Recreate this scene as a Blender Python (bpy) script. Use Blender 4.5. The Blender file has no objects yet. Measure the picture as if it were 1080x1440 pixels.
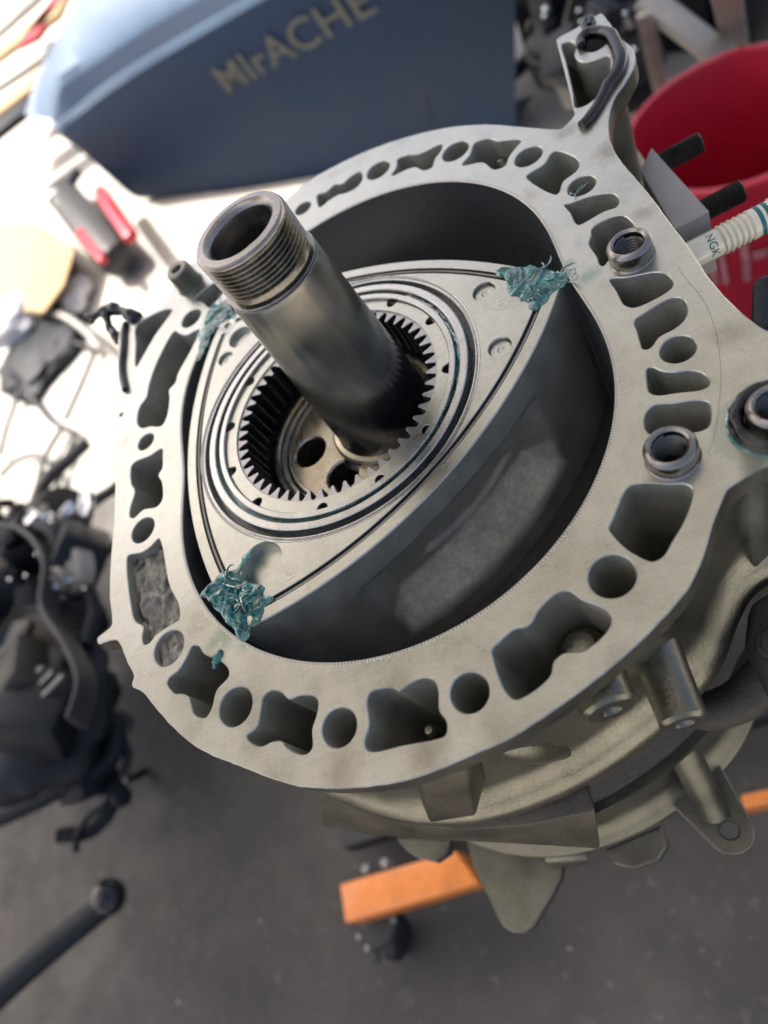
import bpy, bmesh, math, random
from mathutils import Vector, Matrix, noise
from mathutils.geometry import tessellate_polygon
random.seed(7)
S = bpy.context.scene; COL = S.collection
K = 0.001; ZO = 0.80          # millimetres to metres; the joint face of the engine lies 0.8 m above the floor
# ------------------------------------------------------------------ camera
RM = ((-0.171383,-0.875242,-0.452304),(-0.790489,0.39617,-0.467094),(0.58801,0.277489,-0.759766))
CAM = Vector((-222.2165,-71.2174,199.37)); FPX = 1013.786
cam = bpy.data.cameras.new('camera'); camo = bpy.data.objects.new('camera', cam); COL.objects.link(camo)
m = Matrix(((RM[0][0],-RM[1][0],-RM[2][0]),(RM[0][1],-RM[1][1],-RM[2][1]),(RM[0][2],-RM[1][2],-RM[2][2]))).to_4x4()
m.translation = Vector((CAM.x*K, CAM.y*K, CAM.z*K+ZO)); camo.matrix_world = m
cam.lens = 6.86; cam.sensor_fit = 'HORIZONTAL'; cam.sensor_width = 1080/FPX*6.86
cam.clip_start = 0.01; cam.clip_end = 400
cam.dof.use_dof = True; cam.dof.focus_distance = 0.262; cam.dof.aperture_fstop = 1.9
S.camera = camo
S.render.resolution_x = 768; S.render.resolution_y = 1024
# ------------------------------------------------------------------ world, sun, exposure
SUN_EL = math.radians(60); SUN_AZ = math.radians(52)     # azimuth from +x, towards +y
W = bpy.data.worlds.new('World'); S.world = W; W.use_nodes = True
nt = W.node_tree; nt.nodes.clear()
o = nt.nodes.new('ShaderNodeOutputWorld'); bg = nt.nodes.new('ShaderNodeBackground'); sk = nt.nodes.new('ShaderNodeTexSky')
sk.sky_type = 'NISHITA'; sk.sun_disc = False; sk.sun_elevation = SUN_EL; sk.sun_rotation = math.radians(90)-SUN_AZ
sk.air_density=0.8; sk.dust_density=7.0; sk.ozone_density=0.0
bg.inputs[1].default_value = 0.15
nt.links.new(sk.outputs[0], bg.inputs[0]); nt.links.new(bg.outputs[0], o.inputs[0])
sun = bpy.data.lights.new('sun','SUN'); sun.energy = 4.5; sun.angle = math.radians(0.5); sun.color = (1,.95,.87)
so = bpy.data.objects.new('sun', sun); COL.objects.link(so)
sd = Vector((math.cos(SUN_EL)*math.cos(SUN_AZ), math.cos(SUN_EL)*math.sin(SUN_AZ), math.sin(SUN_EL)))
so.rotation_euler = sd.to_track_quat('Z','Y').to_euler()
S.view_settings.view_transform = 'Standard'; S.view_settings.look = 'None'; S.view_settings.gamma = 1
S.view_settings.exposure = 1.02
S.render.engine = 'CYCLES'
# ------------------------------------------------------------------ helpers
def V(x,y,z): return Vector((x*K, y*K, z*K+ZO))
def raydir(u,v):
    a=(u-540)/FPX; b=(v-720)/FPX
    return Vector([RM[0][i]*a+RM[1][i]*b+RM[2][i] for i in range(3)])
def at(u,v,z=0):                       # pixel of the photograph -> point (mm) on the horizontal plane z
    d=raydir(u,v); return CAM + d*((z-CAM.z)/d.z)
def atp(u,v,p,n):                      # pixel -> point (mm) on a plane
    d=raydir(u,v); return CAM + d*((p-CAM).dot(n)/d.dot(n))
def pts(l,z=0): return [tuple(at(u,v,z)[:2]) for u,v in l]
def crop(l,f,x0,y0): return [(x0+a*f, y0+b*f) for a,b in l]
def mat(name): 
    m=bpy.data.materials.new(name); m.use_nodes=True; return m
def link(name, me, m=None, parent=None, smooth=False, angle=None):
    ob=bpy.data.objects.new(name, me); COL.objects.link(ob)
    if m: me.materials.append(m)
    if parent:
        ob.parent=parent; ob.matrix_parent_inverse=Matrix.Translation(parent.location).inverted()
    if smooth:
        me.polygons.foreach_set('use_smooth',[True]*len(me.polygons))
        try: me.set_sharp_from_angle(angle=math.radians(angle or 35))
        except Exception: pass
    return ob
def mesh(name, vs, fs, m=None, parent=None, smooth=False, angle=None, mm=True):
    me=bpy.data.meshes.new(name)
    me.from_pydata([V(*v) for v in vs] if mm else vs, [], fs); me.validate(); me.update()
    return link(name, me, m, parent, smooth, angle)
def bmobj(name, bm, m, parent=None, smooth=False, angle=None):
    bmesh.ops.recalc_face_normals(bm, faces=bm.faces)
    me=bpy.data.meshes.new(name); bm.to_mesh(me); bm.free(); return link(name, me, m, parent, smooth, angle)
def tag(o,label,cat,group=None,kind=None):
    if label: o['label']=label
    if cat: o['category']=cat
    if group: o['group']=group
    if kind: o['kind']=kind
    return o
def thing(name,label,cat,loc,group=None):
    o=bpy.data.objects.new(name,None); COL.objects.link(o); o.location=V(*loc); o.empty_display_size=.02
    return tag(o,label,cat,group)
def area(P): return .5*sum(P[i-1][0]*P[i][1]-P[i][0]*P[i-1][1] for i in range(len(P)))
def ccw(P): return P if area(P)>0 else P[::-1]
def catmull(P, step=1.0, closed=True):
    n=len(P); out=[]; P=[Vector(p) for p in P]
    rng = range(n) if closed else range(n-1)
    for i in rng:
        p0=P[i-1] if (closed or i>0) else P[i]*2-P[i+1]
        p1=P[i]; p2=P[(i+1)%n]; p3=P[(i+2)%n] if (closed or i+2<n) else p2*2-p1
        d1=max((p1-p0).length,1e-6)**.5; d2=max((p2-p1).length,1e-6)**.5; d3=max((p3-p2).length,1e-6)**.5
        t0=0;t1=d1;t2=d1+d2;t3=t2+d3; k=max(1,int(round((p2-p1).length/step)))
        for j in range(k):
            t=t1+(t2-t1)*j/k
            A1=p0*((t1-t)/(t1-t0))+p1*((t-t0)/(t1-t0)); A2=p1*((t2-t)/(t2-t1))+p2*((t-t1)/(t2-t1)); A3=p2*((t3-t)/(t3-t2))+p3*((t-t2)/(t3-t2))
            B1=A1*((t2-t)/(t2-t0))+A2*((t-t0)/(t2-t0)); B2=A2*((t3-t)/(t3-t1))+A3*((t-t1)/(t3-t1))
            out.append(B1*((t2-t)/(t2-t1))+B2*((t-t1)/(t2-t1)))
    if not closed: out.append(P[-1])
    return [tuple(q) for q in out]
def resample(P, step):
    n=len(P); L=[0]
    for i in range(n): L.append(L[-1]+math.dist(P[i],P[(i+1)%n]))
    k=max(8,int(L[-1]/step)); out=[]; j=0
    for i in range(k):
        s=L[-1]*i/k
        while L[j+1]<s: j+=1
        t=(s-L[j])/max(L[j+1]-L[j],1e-9); a=P[j]; b=P[(j+1)%n]
        out.append((a[0]+(b[0]-a[0])*t, a[1]+(b[1]-a[1])*t))
    return out
def gauss(P, sig):
    n=len(P); w=[math.exp(-(k/sig)**2/2) for k in range(-3*int(sig),3*int(sig)+1)]; s=sum(w); h=3*int(sig)
    return [(sum(w[k+h]*P[(i+k)%n][0] for k in range(-h,h+1))/s, sum(w[k+h]*P[(i+k)%n][1] for k in range(-h,h+1))/s) for i in range(n)]
def offset(P, d):                       # + = outward for a counter-clockwise outline
    n=len(P); out=[]
    for i in range(n):
        a=P[i-1]; b=P[i]; c=P[(i+1)%n]
        e1=Vector((b[0]-a[0],b[1]-a[1])); e2=Vector((c[0]-b[0],c[1]-b[1]))
        if e1.length<1e-9: e1=e2.copy()
        if e2.length<1e-9: e2=e1.copy()
        e1.normalize(); e2.normalize(); t=(e1+e2)
        if t.length<1e-6: t=e1
        t.normalize(); c_=max(.5, t.dot(e1)); out.append((b[0]+t.y*d/c_, b[1]-t.x*d/c_))
    return out
def smoothcap(vs, fs, loops, z):        # flat cap with holes
    flat=[Vector((x,y,0)) for L in loops for x,y in L]
    base=len(vs); vs += [(v.x,v.y,z) for v in flat]
    for t in tessellate_polygon([[Vector((x,y,0)) for x,y in L] for L in loops]):
        a,b,c=[flat[i] for i in t]
        if (b-a).cross(c-a).z<0: t=(t[0],t[2],t[1])
        fs.append(tuple(base+i for i in t))
def rings(vs, fs, ringlist, up=True):   # rings: list of (loop, z) with equal counts, quads between
    n=len(ringlist[0][0]); base=len(vs)
    for L,z in ringlist: vs += [(x,y,z) for x,y in L]
    for k in range(len(ringlist)-1):
        for i in range(n):
            a=base+k*n+i; b=base+k*n+(i+1)%n
            fs.append((a,a+n,b+n,b) if up else (a,b,b+n,a+n))
def plate(name, outer, holes, z0, z1, m, parent, prof=None, bev=.35, hd=None, cap_bottom=False, angle=30):
    outer=ccw(outer); vs=[]; fs=[]; H=[ccw(h) for h in holes]
    smoothcap(vs,fs,[offset(outer,-bev)]+[offset(h,bev) for h in H], z0)
    if prof is None: prof=[(outer,z0-bev),(outer,z1)]
    rings(vs,fs,[(offset(outer,-bev),z0)]+prof)
    for i,h in enumerate(H):
        zb = z1 if hd is None or hd[i] is None else hd[i]
        rings(vs,fs,[(offset(h,bev),z0),(h,z0-bev),(h,zb)],up=False)
        if hd is not None and hd[i] is not None:
            smoothcap(vs,fs,[h],zb)
    if cap_bottom:
        b=len(fs); smoothcap(vs,fs,[prof[-1][0]]+H,z1); fs[b:]=[f[::-1] for f in fs[b:]]
    return mesh(name,vs,fs,m,parent,True,angle)
def circle(cx,cy,r,n=64): return [(cx+r*math.cos(2*math.pi*i/n), cy+r*math.sin(2*math.pi*i/n)) for i in range(n)]
def pcirc(l,r,z=0,n=56):
    a=at(*l,z); b=at(*r,z); c=(a+b)/2; return circle(c.x,c.y,(a-b).length/2,n)
def lathe(name, c, prof, m, parent=None, n=96, axis=None, closed=False, angle=30, label=None):
    """prof: list of (r, h); c centre in mm; axis direction (default +z)"""
    ax=Vector(axis or (0,0,1)).normalized(); t=ax.orthogonal().normalized(); b=ax.cross(t); vs=[]; fs=[]; c=Vector(c)
    for r,h in prof:
        for i in range(n):
            a=2*math.pi*i/n; vs.append(tuple(c+ax*h+(t*math.cos(a)+b*math.sin(a))*r))
    k=len(prof)
    for j in range(k-1 if not closed else k):
        for i in range(n):
            a=j*n+i; a2=j*n+(i+1)%n; q=((j+1)%k)*n
            fs.append((a,a2,q+(i+1)%n,q+i))
    me=mesh(name,vs,fs,None,parent); bm=bmesh.new(); bm.from_mesh(me.data); bmesh.ops.remove_doubles(bm,verts=bm.verts,dist=1e-7)
    bmesh.ops.recalc_face_normals(bm,faces=bm.faces); bm.to_mesh(me.data); bm.free()
    me.data.materials.append(m); me.data.polygons.foreach_set('use_smooth',[True]*len(me.data.polygons)); me.data.set_sharp_from_angle(angle=math.radians(angle))
    if label: me['label']=label
    return me
def tube_geo(vs, fs, path, r, n=10, caps=True):
    path=[Vector(p) for p in path]; base=len(vs); k=len(path)
    up=Vector((.13,.27,.95)); 
    for j,p in enumerate(path):
        d=(path[min(j+1,k-1)]-path[max(j-1,0)]).normalized(); s=d.cross(up)
        if s.length<1e-3: s=d.orthogonal()
        s.normalize(); t=s.cross(d); rr=r(j/(k-1)) if callable(r) else r
        for i in range(n):
            a=2*math.pi*i/n; vs.append(tuple(p+(s*math.cos(a)+t*math.sin(a))*rr))
    for j in range(k-1):
        for i in range(n):
            a=base+j*n+i; b=base+j*n+(i+1)%n; fs.append((a,b,b+n,a+n))
    if caps: fs.append(tuple(base+i for i in range(n))[::-1]); fs.append(tuple(base+(k-1)*n+i for i in range(n)))
def tube(name, path, r, m, parent=None, n=12, smoothpath=True, step=3):
    if smoothpath: path=catmull(path, step, False)
    vs=[];fs=[]; tube_geo(vs,fs,path,r,n); return mesh(name,vs,fs,m,parent,True,50)
def box(name, c, size, m, parent=None, rot=None, bev=1.0, seg=2):
    bm=bmesh.new(); bmesh.ops.create_cube(bm,size=1); 
    for v in bm.verts: v.co=Vector((v.co.x*size[0],v.co.y*size[1],v.co.z*size[2]))
    if bev: bmesh.ops.bevel(bm,geom=bm.edges[:],offset=bev,segments=seg,profile=.5,affect='EDGES')
    R=rot.to_matrix() if rot is not None and not isinstance(rot,Matrix) else (rot or Matrix.Identity(3)); c=Vector(c)
    for v in bm.verts: v.co=V(*(R@v.co+c))
    return bmobj(name,bm,m,parent,True,40)
def prism(name, poly_top, poly_bot, zt, zb, m, parent=None, bev=1.5):
    bm=bmesh.new(); n=len(poly_top)
    a=[bm.verts.new((x,y,zt)) for x,y in poly_top]; b=[bm.verts.new((x,y,zb)) for x,y in poly_bot]
    bm.faces.new(a); bm.faces.new(b[::-1])
    for i in range(n): bm.faces.new((a[i],b[i],b[(i+1)%n],a[(i+1)%n]))
    bmesh.ops.recalc_face_normals(bm,faces=bm.faces)
    if bev: bmesh.ops.bevel(bm,geom=bm.edges[:],offset=bev,segments=2,profile=.5,affect='EDGES',clamp_overlap=True)
    for v in bm.verts: v.co=V(*v.co)
    return bmobj(name,bm,m,parent,True,40)
# ------------------------------------------------------------------ materials
def N(m,t,**kw):
    n=m.node_tree.nodes.new(t)
    for k,v in kw.items(): setattr(n,k,v)
    return n
def L(m,a,b): m.node_tree.links.new(a,b)
def ramp(m,fac,stops):
    r=N(m,'ShaderNodeValToRGB'); L(m,fac,r.inputs[0]); e=r.color_ramp.elements
    while len(e)<len(stops): e.new(.5)
    for i,(p,c) in enumerate(stops): e[i].position=p; e[i].color=(*c,1) if len(c)==3 else c
    return r.outputs[0]
def rfl(m,fac,a,b,lo=.3,hi=.7):
    r=N(m,'ShaderNodeMapRange'); L(m,fac,r.inputs[0]); r.inputs[1].default_value=lo; r.inputs[2].default_value=hi; r.inputs[3].default_value=a; r.inputs[4].default_value=b; return r.outputs[0]
def nz(m,scale,detail=4,rough=.55,vec=None,stretch=None):
    n=N(m,'ShaderNodeTexNoise'); n.inputs['Scale'].default_value=scale; n.inputs['Detail'].default_value=detail; n.inputs['Roughness'].default_value=rough
    g=N(m,'ShaderNodeNewGeometry')
    src=vec or g.outputs['Position']
    if stretch:
        mp=N(m,'ShaderNodeMapping'); mp.inputs['Scale'].default_value=stretch[:3]; mp.inputs['Rotation'].default_value=(0,0,stretch[3] if len(stretch)>3 else 0)
        L(m,src,mp.inputs[0]); src=mp.outputs[0]
    L(m,src,n.inputs['Vector']); return n.outputs[0]
def bump(m,h,s,dist=.0003,prev=None):
    b=N(m,'ShaderNodeBump'); b.inputs['Strength'].default_value=s; b.inputs['Distance'].default_value=dist; L(m,h,b.inputs['Height'])
    if prev: L(m,prev,b.inputs['Normal'])
    return b.outputs[0]
def mix(m,fac,a,b):
    x=N(m,'ShaderNodeMix',data_type='RGBA')
    if isinstance(fac,float): x.inputs[0].default_value=fac
    else: L(m,fac,x.inputs[0])
    for s,i in ((a,6),(b,7)):
        if isinstance(s,tuple): x.inputs[i].default_value=(*s,1)
        else: L(m,s,x.inputs[i])
    return x.outputs[2]
def mth(m,op,a,b=None):
    x=N(m,'ShaderNodeMath',operation=op)
    for i,s in enumerate((a,b)):
        if s is None: continue
        if isinstance(s,(int,float)): x.inputs[i].default_value=s
        else: L(m,s,x.inputs[i])
    return x.outputs[0]
def metal(name, c1, c2, rough=(.35,.5), met=.9, nscale=60, fine=1500, bs=.25, bd=.0001, big=None, stretch=None, spec=None):
    m=mat(name); b=m.node_tree.nodes['Principled BSDF']; b.inputs['Metallic'].default_value=met
    n1=nz(m,nscale,5,.6); n2=nz(m,fine,3,.6,stretch=stretch)
    c=ramp(m,n1,[(.3,c1),(.7,c2)]); f=rfl(m,n2,.82,1.12,.3,.7)
    mm=N(m,'ShaderNodeMix',data_type='RGBA',blend_type='MULTIPLY'); mm.inputs[0].default_value=1
    cc=N(m,'ShaderNodeCombineColor'); [L(m,f,cc.inputs[i]) for i in range(3)]
    L(m,c,mm.inputs[6]); L(m,cc.outputs[0],mm.inputs[7]); L(m,mm.outputs[2],b.inputs['Base Color'])
    L(m,rfl(m,n1,rough[0],rough[1]),b.inputs['Roughness'])
    L(m,bump(m,n2,bs,bd),b.inputs['Normal']); m['c']=1
    return m
def simple(name,c,rough=.5,met=0,nscale=30,var=.25,bs=.15,bd=.001,coat=0,fine=None):
    m=mat(name); b=m.node_tree.nodes['Principled BSDF']; b.inputs['Metallic'].default_value=met
    n=nz(m,nscale,5,.6); lo=tuple(x*(1-var) for x in c); hi=tuple(min(1,x*(1+var)) for x in c)
    L(m,ramp(m,n,[(.3,lo),(.7,hi)]),b.inputs['Base Color']); L(m,rfl(m,n,rough*.85,min(1,rough*1.15)),b.inputs['Roughness'])
    L(m,bump(m,nz(m,fine or nscale*6,4),bs,bd),b.inputs['Normal']); b.inputs['Coat Weight'].default_value=coat
    return m
def stain(m, base_out, spots, col, scale=120, soft=.35):
    """patches of colour (grease, thread sealant smears) at fixed places on a face: spots = (x,y,r) in mm"""
    g=N(m,'ShaderNodeNewGeometry'); n=nz(m,scale,6,.65); tot=None
    for s in spots:
        x,y,r=s[:3]; amt=s[3] if len(s)>3 else 1
        sx,sy,ang = (s[4],s[5],s[6]) if len(s)>4 else (1,1,0)
        mp=N(m,'ShaderNodeMapping',vector_type='TEXTURE'); mp.inputs['Location'].default_value=V(x,y,0); mp.inputs['Scale'].default_value=(sx,sy,1); mp.inputs['Rotation'].default_value=(0,0,ang)
        L(m,g.outputs['Position'],mp.inputs[0]); ln=N(m,'ShaderNodeVectorMath',operation='LENGTH'); L(m,mp.outputs[0],ln.inputs[0])
        d=mth(m,'DIVIDE',ln.outputs['Value'],r*K)
        d=mth(m,'ADD',d,mth(m,'MULTIPLY',mth(m,'SUBTRACT',n,.5),1.6))
        mr=N(m,'ShaderNodeMapRange'); L(m,d,mr.inputs[0]); mr.inputs[1].default_value=1; mr.inputs[2].default_value=1-soft; mr.inputs[3].default_value=0; mr.inputs[4].default_value=amt
        tot=mr.outputs[0] if tot is None else mth(m,'MAXIMUM',tot,mr.outputs[0])
    return mix(m,tot,base_out,col), tot
RC=Vector((-0.1,15.0))                   # rotor centre (mm), eccentric from the shaft axis at 0,0
D3C=at(1092,590,0)
def face_metal(name, col=(.515,.515,.465), stains=True, rough=(.24,.4), groove_rings=True):
    m=mat(name); b=m.node_tree.nodes['Principled BSDF']; b.inputs['Metallic'].default_value=.97
    n1=nz(m,28,6,.62); n2=nz(m,1400,3,.6); n3=nz(m,240,5,.6)
    dk=tuple(x*.74 for x in col); lt=tuple(min(1,x*1.13) for x in col)
    c=ramp(m,n1,[(.28,dk),(.5,col),(.72,lt)])
    c=mix(m,rfl(m,n2,0,.32,.45,.7),c,tuple(x*.6 for x in col))
    c=mix(m,rfl(m,n3,0,.3,.55,.75),c,tuple(x*.55 for x in (.5,.46,.38)))
    br=nz(m,1,2,.5,stretch=(3200,70,200,.25)); br2=nz(m,1,2,.5,stretch=(90,2400,200,.1))
    c=mix(m,rfl(m,br,0,.34,.45,.7),c,tuple(x*.6 for x in col)); c=mix(m,rfl(m,br2,0,.2,.5,.7),c,lt)
    # hairline scratches
    sc=nz(m,220,2,.5,stretch=(1,18,1,.6)); sc2=nz(m,260,2,.5,stretch=(22,1,1,.35))
    c=mix(m,rfl(m,sc,0,.35,.66,.72),c,tuple(x*.55 for x in col)); c=mix(m,rfl(m,sc2,0,.35,.66,.71),c,lt)
    if stains:
        s1=[]
        for (u,v,r,a,sx,sy,an) in ((828,388,4.6,.42,1,1.9,.5),(800,372,4,.5,1,1,0),(812,345,4,.2,1,1,0),(300,905,4.5,.32,1,2,.3),(322,893,6,.35,1,1.8,0),(303,925,2.6,1,1,1,0),(345,905,5,.3,1,1,0),(305,440,8,.8,1,1.6,.3),(283,470,6,.6,1,1,0),(520,930,6,.12,1,2.5,0)):
            q=at(u,v,0); s1.append((q.x,q.y,r,a,sx,sy,an))
        c,f=stain(m,c,s1,(.02,.17,.145),90,.8)
        # pressed ring round the oil dowel
        s2=[(D3C.x,D3C.y,17.5,.45)]
        c,f2=stain(m,c,s2,(.26,.33,.29),30,.12)
        # faint brown gasket residue
        s3=[]
        for (u,v,r,a) in ((860,210,10,.6),(795,185,7,.5),(905,300,6,.45),(480,1082,9,.5),(600,1062,8,.45),(360,1040,7,.4),(880,940,8,.35),(925,690,7,.5),(745,275,6,.35),(1030,470,8,.4),(175,620,6,.3),(560,955,7,.3),(700,1030,7,.4)):
            q=at(u,v,0); s3.append((q.x,q.y,r,a))
        c,f3=stain(m,c,s3,(.22,.19,.145),150,.75)
        rr=mth(m,'SUBTRACT',rfl(m,n1,rough[0],rough[1]),mth(m,'MULTIPLY',f,.22)); L(m,rr,b.inputs['Roughness'])
    else:
        L(m,rfl(m,n1,rough[0],rough[1]),b.inputs['Roughness'])
    L(m,c,b.inputs['Base Color'])
    bp=bump(m,n2,.25,.00006); bp=bump(m,br,.25,.00005,bp); bp=bump(m,n3,.25,.0002,bp); bp=bump(m,sc,.12,.0002,bp); L(m,bp,b.inputs['Normal'])
    return m
M={}
M['face']=face_metal('machined_aluminium')
M['cast']=metal('cast_aluminium',(.13,.127,.102),(.25,.243,.197),(.25,.36),.92,40,900,.5,.0003)
M['cast2']=metal('darker_cast_aluminium',(.1,.098,.08),(.19,.186,.152),(.28,.4),.88,40,900,.5,.0003)  # darker cast tone, used on the lower castings
M['lug']=metal('rough_brown_casting',(.05,.046,.036),(.1,.09,.068),(.42,.6),.7,60,700,.5,.0004)
M['cavity']=metal('cast_opening_wall',(.34,.33,.265),(.5,.48,.39),(.45,.6),.5,60,900,.5,.0003)
M['iron']=metal('cast_iron',(.04,.037,.033),(.075,.07,.06),(.5,.68),.5,60,700,.8,.0006)
M['ironplate']=metal('machined_iron',(.17,.165,.15),(.26,.25,.22),(.4,.5),.8,60,900,.2,.0001)
M['rotor']=face_metal('machined_rotor_iron',(.505,.505,.45),False,(.26,.4))
M['flank']=metal('carboned_rotor_flank',(.27,.26,.215),(.4,.385,.32),(.34,.5),.35,70,1100,.35,.0002)
m=M['flank']; b=m.node_tree.nodes['Principled BSDF']; at0=N(m,'ShaderNodeAttribute',attribute_name='rough_cast_lit')
old=b.inputs['Base Color'].links[0].from_socket; oldn=b.inputs['Normal'].links[0].from_socket
gr=nz(m,420,4,.7); ms=mth(m,'MULTIPLY',at0.outputs['Fac'],rfl(m,nz(m,60,5,.7),.45,1,.35,.6))
L(m,mix(m,ms,old,ramp(m,gr,[(.3,(.55,.52,.41)),(.7,(.85,.8,.65))])),b.inputs['Base Color'])  # pale cast tone, with light painted onto the pocket's lower slope
bb=bump(m,gr,.7,.0004,oldn); mx=N(m,'ShaderNodeMix',data_type='VECTOR'); L(m,ms,mx.inputs[0]); L(m,oldn,mx.inputs[4]); L(m,bb,mx.inputs[5]); L(m,mx.outputs[1],b.inputs['Normal']); L(m,mth(m,'SUBTRACT',.4,mth(m,'MULTIPLY',ms,.35)),b.inputs['Metallic'])
M['pocket']=metal('cast_rotor_pocket',(.42,.4,.32),(.68,.64,.52),(.4,.55),.75,180,1500,.8,.0004)
M['ring']=metal('ground_ring_steel',(.42,.42,.4),(.56,.56,.53),(.22,.34),.95,80,2500,.12,.00005)
M['gear']=metal('gear_steel',(.34,.33,.34),(.44,.43,.43),(.32,.45),.9,90,2500,.15,.00005)
M['chrome']=metal('chrome_bore',(.40,.43,.46),(.45,.48,.5),(.26,.32),.95,20,1600,.12,.00004)
M['liner']=metal('steel_liner_edge',(.5,.49,.44),(.62,.6,.54),(.35,.5),.85,90,1600,.2,.00005)
M['lobe']=metal('oily_lobe_steel',(.3,.26,.185),(.42,.39,.32),(.2,.32),.95,90,900,.12,.00008)
M['dowel']=metal('dark_dowel_steel',(.25,.23,.205),(.36,.33,.3),(.22,.32),.95,70,1800,.1,.00005)
M['stud']=simple('black_stud',(.035,.033,.03),.45,.6,200,.3,.2,.0002)
M['oily']=metal('oily_shade_steel',(.07,.07,.07),(.13,.125,.115),(.3,.42),.9,90,1500,.1,.0001)  # oily steel darkened further, putting deep bore shade into the colour
M['dark']=simple('black_recess',(.012,.02,.022),.25,0,200,.4,.2,.0002)  # near-black; stands in for shade at the dowel bottoms
M['rtv']=simple('black_sealant',(.006,.006,.007),.2,0,60,.3,.1,.0004)
M['teal_film']=simple('teal_seal_film',(.02,.16,.15),.2,0,400,.5,.5,.0004,.6)
# shaft: dark oily steel with brown wear bands
m=mat('oily_shaft_steel'); b=m.node_tree.nodes['Principled BSDF']; b.inputs['Metallic'].default_value=.92
n1=nz(m,26,2,.5,stretch=(1,1,1.2)); n2=nz(m,60,3,.5,stretch=(1,1,.3)); n3=nz(m,1200,2,.5,stretch=(1,1,.1))
c=ramp(m,n1,[(.35,(.08,.087,.09)),(.5,(.17,.17,.16)),(.66,(.4,.36,.28))]); c=mix(m,rfl(m,n2,0,.55,.48,.75),c,(.25,.24,.21))
L(m,c,b.inputs['Base Color']); L(m,rfl(m,n2,.17,.3),b.inputs['Roughness']); L(m,bump(m,n3,.15,.00005),b.inputs['Normal']); M['shaft']=m
M['thread']=metal('thread_steel',(.13,.125,.115),(.27,.25,.21),(.2,.32),.95,150,1500,.15,.00006)
# grease
m=mat('teal_grease'); b=m.node_tree.nodes['Principled BSDF']
n1=nz(m,180,4,.6); L(m,ramp(m,n1,[(.34,(.002,.045,.045)),(.5,(.006,.17,.155)),(.68,(.08,.42,.37))]),b.inputs['Base Color'])
b.inputs['Roughness'].default_value=.07; b.inputs['Coat Weight'].default_value=1; b.inputs['Coat Roughness'].default_value=.05
b.inputs['Transmission Weight'].default_value=.3; b.inputs['IOR'].default_value=1.46
L(m,bump(m,nz(m,260,2,.5),.05,.0003),b.inputs['Normal']); M['grease']=m
# shop floor
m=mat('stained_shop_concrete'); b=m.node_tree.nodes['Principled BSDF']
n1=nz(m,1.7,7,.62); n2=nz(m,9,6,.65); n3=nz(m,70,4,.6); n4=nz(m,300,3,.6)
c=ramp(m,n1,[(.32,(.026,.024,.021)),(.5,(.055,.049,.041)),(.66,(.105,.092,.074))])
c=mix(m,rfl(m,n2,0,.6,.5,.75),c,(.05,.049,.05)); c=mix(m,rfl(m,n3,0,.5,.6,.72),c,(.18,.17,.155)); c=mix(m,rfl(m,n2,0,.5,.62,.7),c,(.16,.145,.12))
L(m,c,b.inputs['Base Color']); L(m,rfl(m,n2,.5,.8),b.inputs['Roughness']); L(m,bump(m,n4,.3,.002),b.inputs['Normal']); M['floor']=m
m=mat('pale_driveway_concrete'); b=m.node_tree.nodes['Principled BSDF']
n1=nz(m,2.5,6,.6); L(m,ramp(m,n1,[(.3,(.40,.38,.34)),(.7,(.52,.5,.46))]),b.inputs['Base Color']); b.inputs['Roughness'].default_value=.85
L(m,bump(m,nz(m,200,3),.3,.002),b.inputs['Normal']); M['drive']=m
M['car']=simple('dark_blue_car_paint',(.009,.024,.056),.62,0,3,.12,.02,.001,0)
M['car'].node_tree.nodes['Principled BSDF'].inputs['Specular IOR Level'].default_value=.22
M['caredge']=simple('sky_lit_blue_paint',(.08,.135,.22),.45,0,6,.15,.02,.001,.3)  # lighter blue carries the sky's reflection on the upper faces in its colour
M['letter']=simple('faded_gold_lettering',(.07,.075,.062),.6,0,12,.15,.05)
M['orange']=simple('orange_stand_paint',(.85,.25,.045),.4,0,25,.22,.1,.001,.2)
m=M['orange']; b=m.node_tree.nodes['Principled BSDF']; old=b.inputs['Base Color'].links[0].from_socket
L(m,mix(m,rfl(m,nz(m,120,6,.75),0,1,.63,.66),old,(.09,.07,.06)),b.inputs['Base Color'])
M['black']=simple('black_rubber',(.02,.02,.022),.5,0,40,.3,.3)
M['blackgloss']=simple('black_gloss',(.012,.014,.02),.18,0,30,.3,.1)
M['navy']=simple('oily_black_casting',(.009,.012,.018),.5,.1,30,.5,.5,.003)
M['navy'].node_tree.nodes['Principled BSDF'].inputs['Specular IOR Level'].default_value=.25
M['red']=simple('red_plastic',(.42,.01,.03),.35,0,12,.12,.06,.001,.2)
M['white']=simple('white_plastic',(.75,.75,.73),.45,0,20,.08,.05)
M['print']=simple('faded_print',(.42,.16,.18),.5,0,40,.5,.05)
M['tan']=simple('tan_cardboard',(.42,.3,.17),.85,0,14,.15,.1)
M['bright']=metal('bright_small_metal',(.6,.6,.6),(.8,.8,.8),(.12,.25),1,60,600,.1,.0001)
M['greysteel']=metal('grey_painted_steel',(.28,.27,.25),(.38,.36,.33),(.4,.55),.4,20,300,.2,.0005)
M['ceramic']=simple('glazed_ceramic',(.72,.68,.55),.22,0,60,.1,.05,.0003,.6)
M['tealpaint']=simple('teal_print',(.01,.13,.14),.4,0,60,.1,.05,.0003)
M['plug']=metal('plated_plug_steel',(.5,.5,.47),(.68,.67,.62),(.25,.38),.95,90,900,.1,.0001)
M['gasket']=simple('grey_gasket_face',(.33,.32,.31),.6,.3,60,.12,.1,.0005)
M['shade_roof']=simple('white_shade_panel',(.55,.54,.52),.7,0,3,.1,.05)
M['glove']=simple('white_cloth',(.7,.7,.72),.9,0,25,.1,.5,.004)
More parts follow.
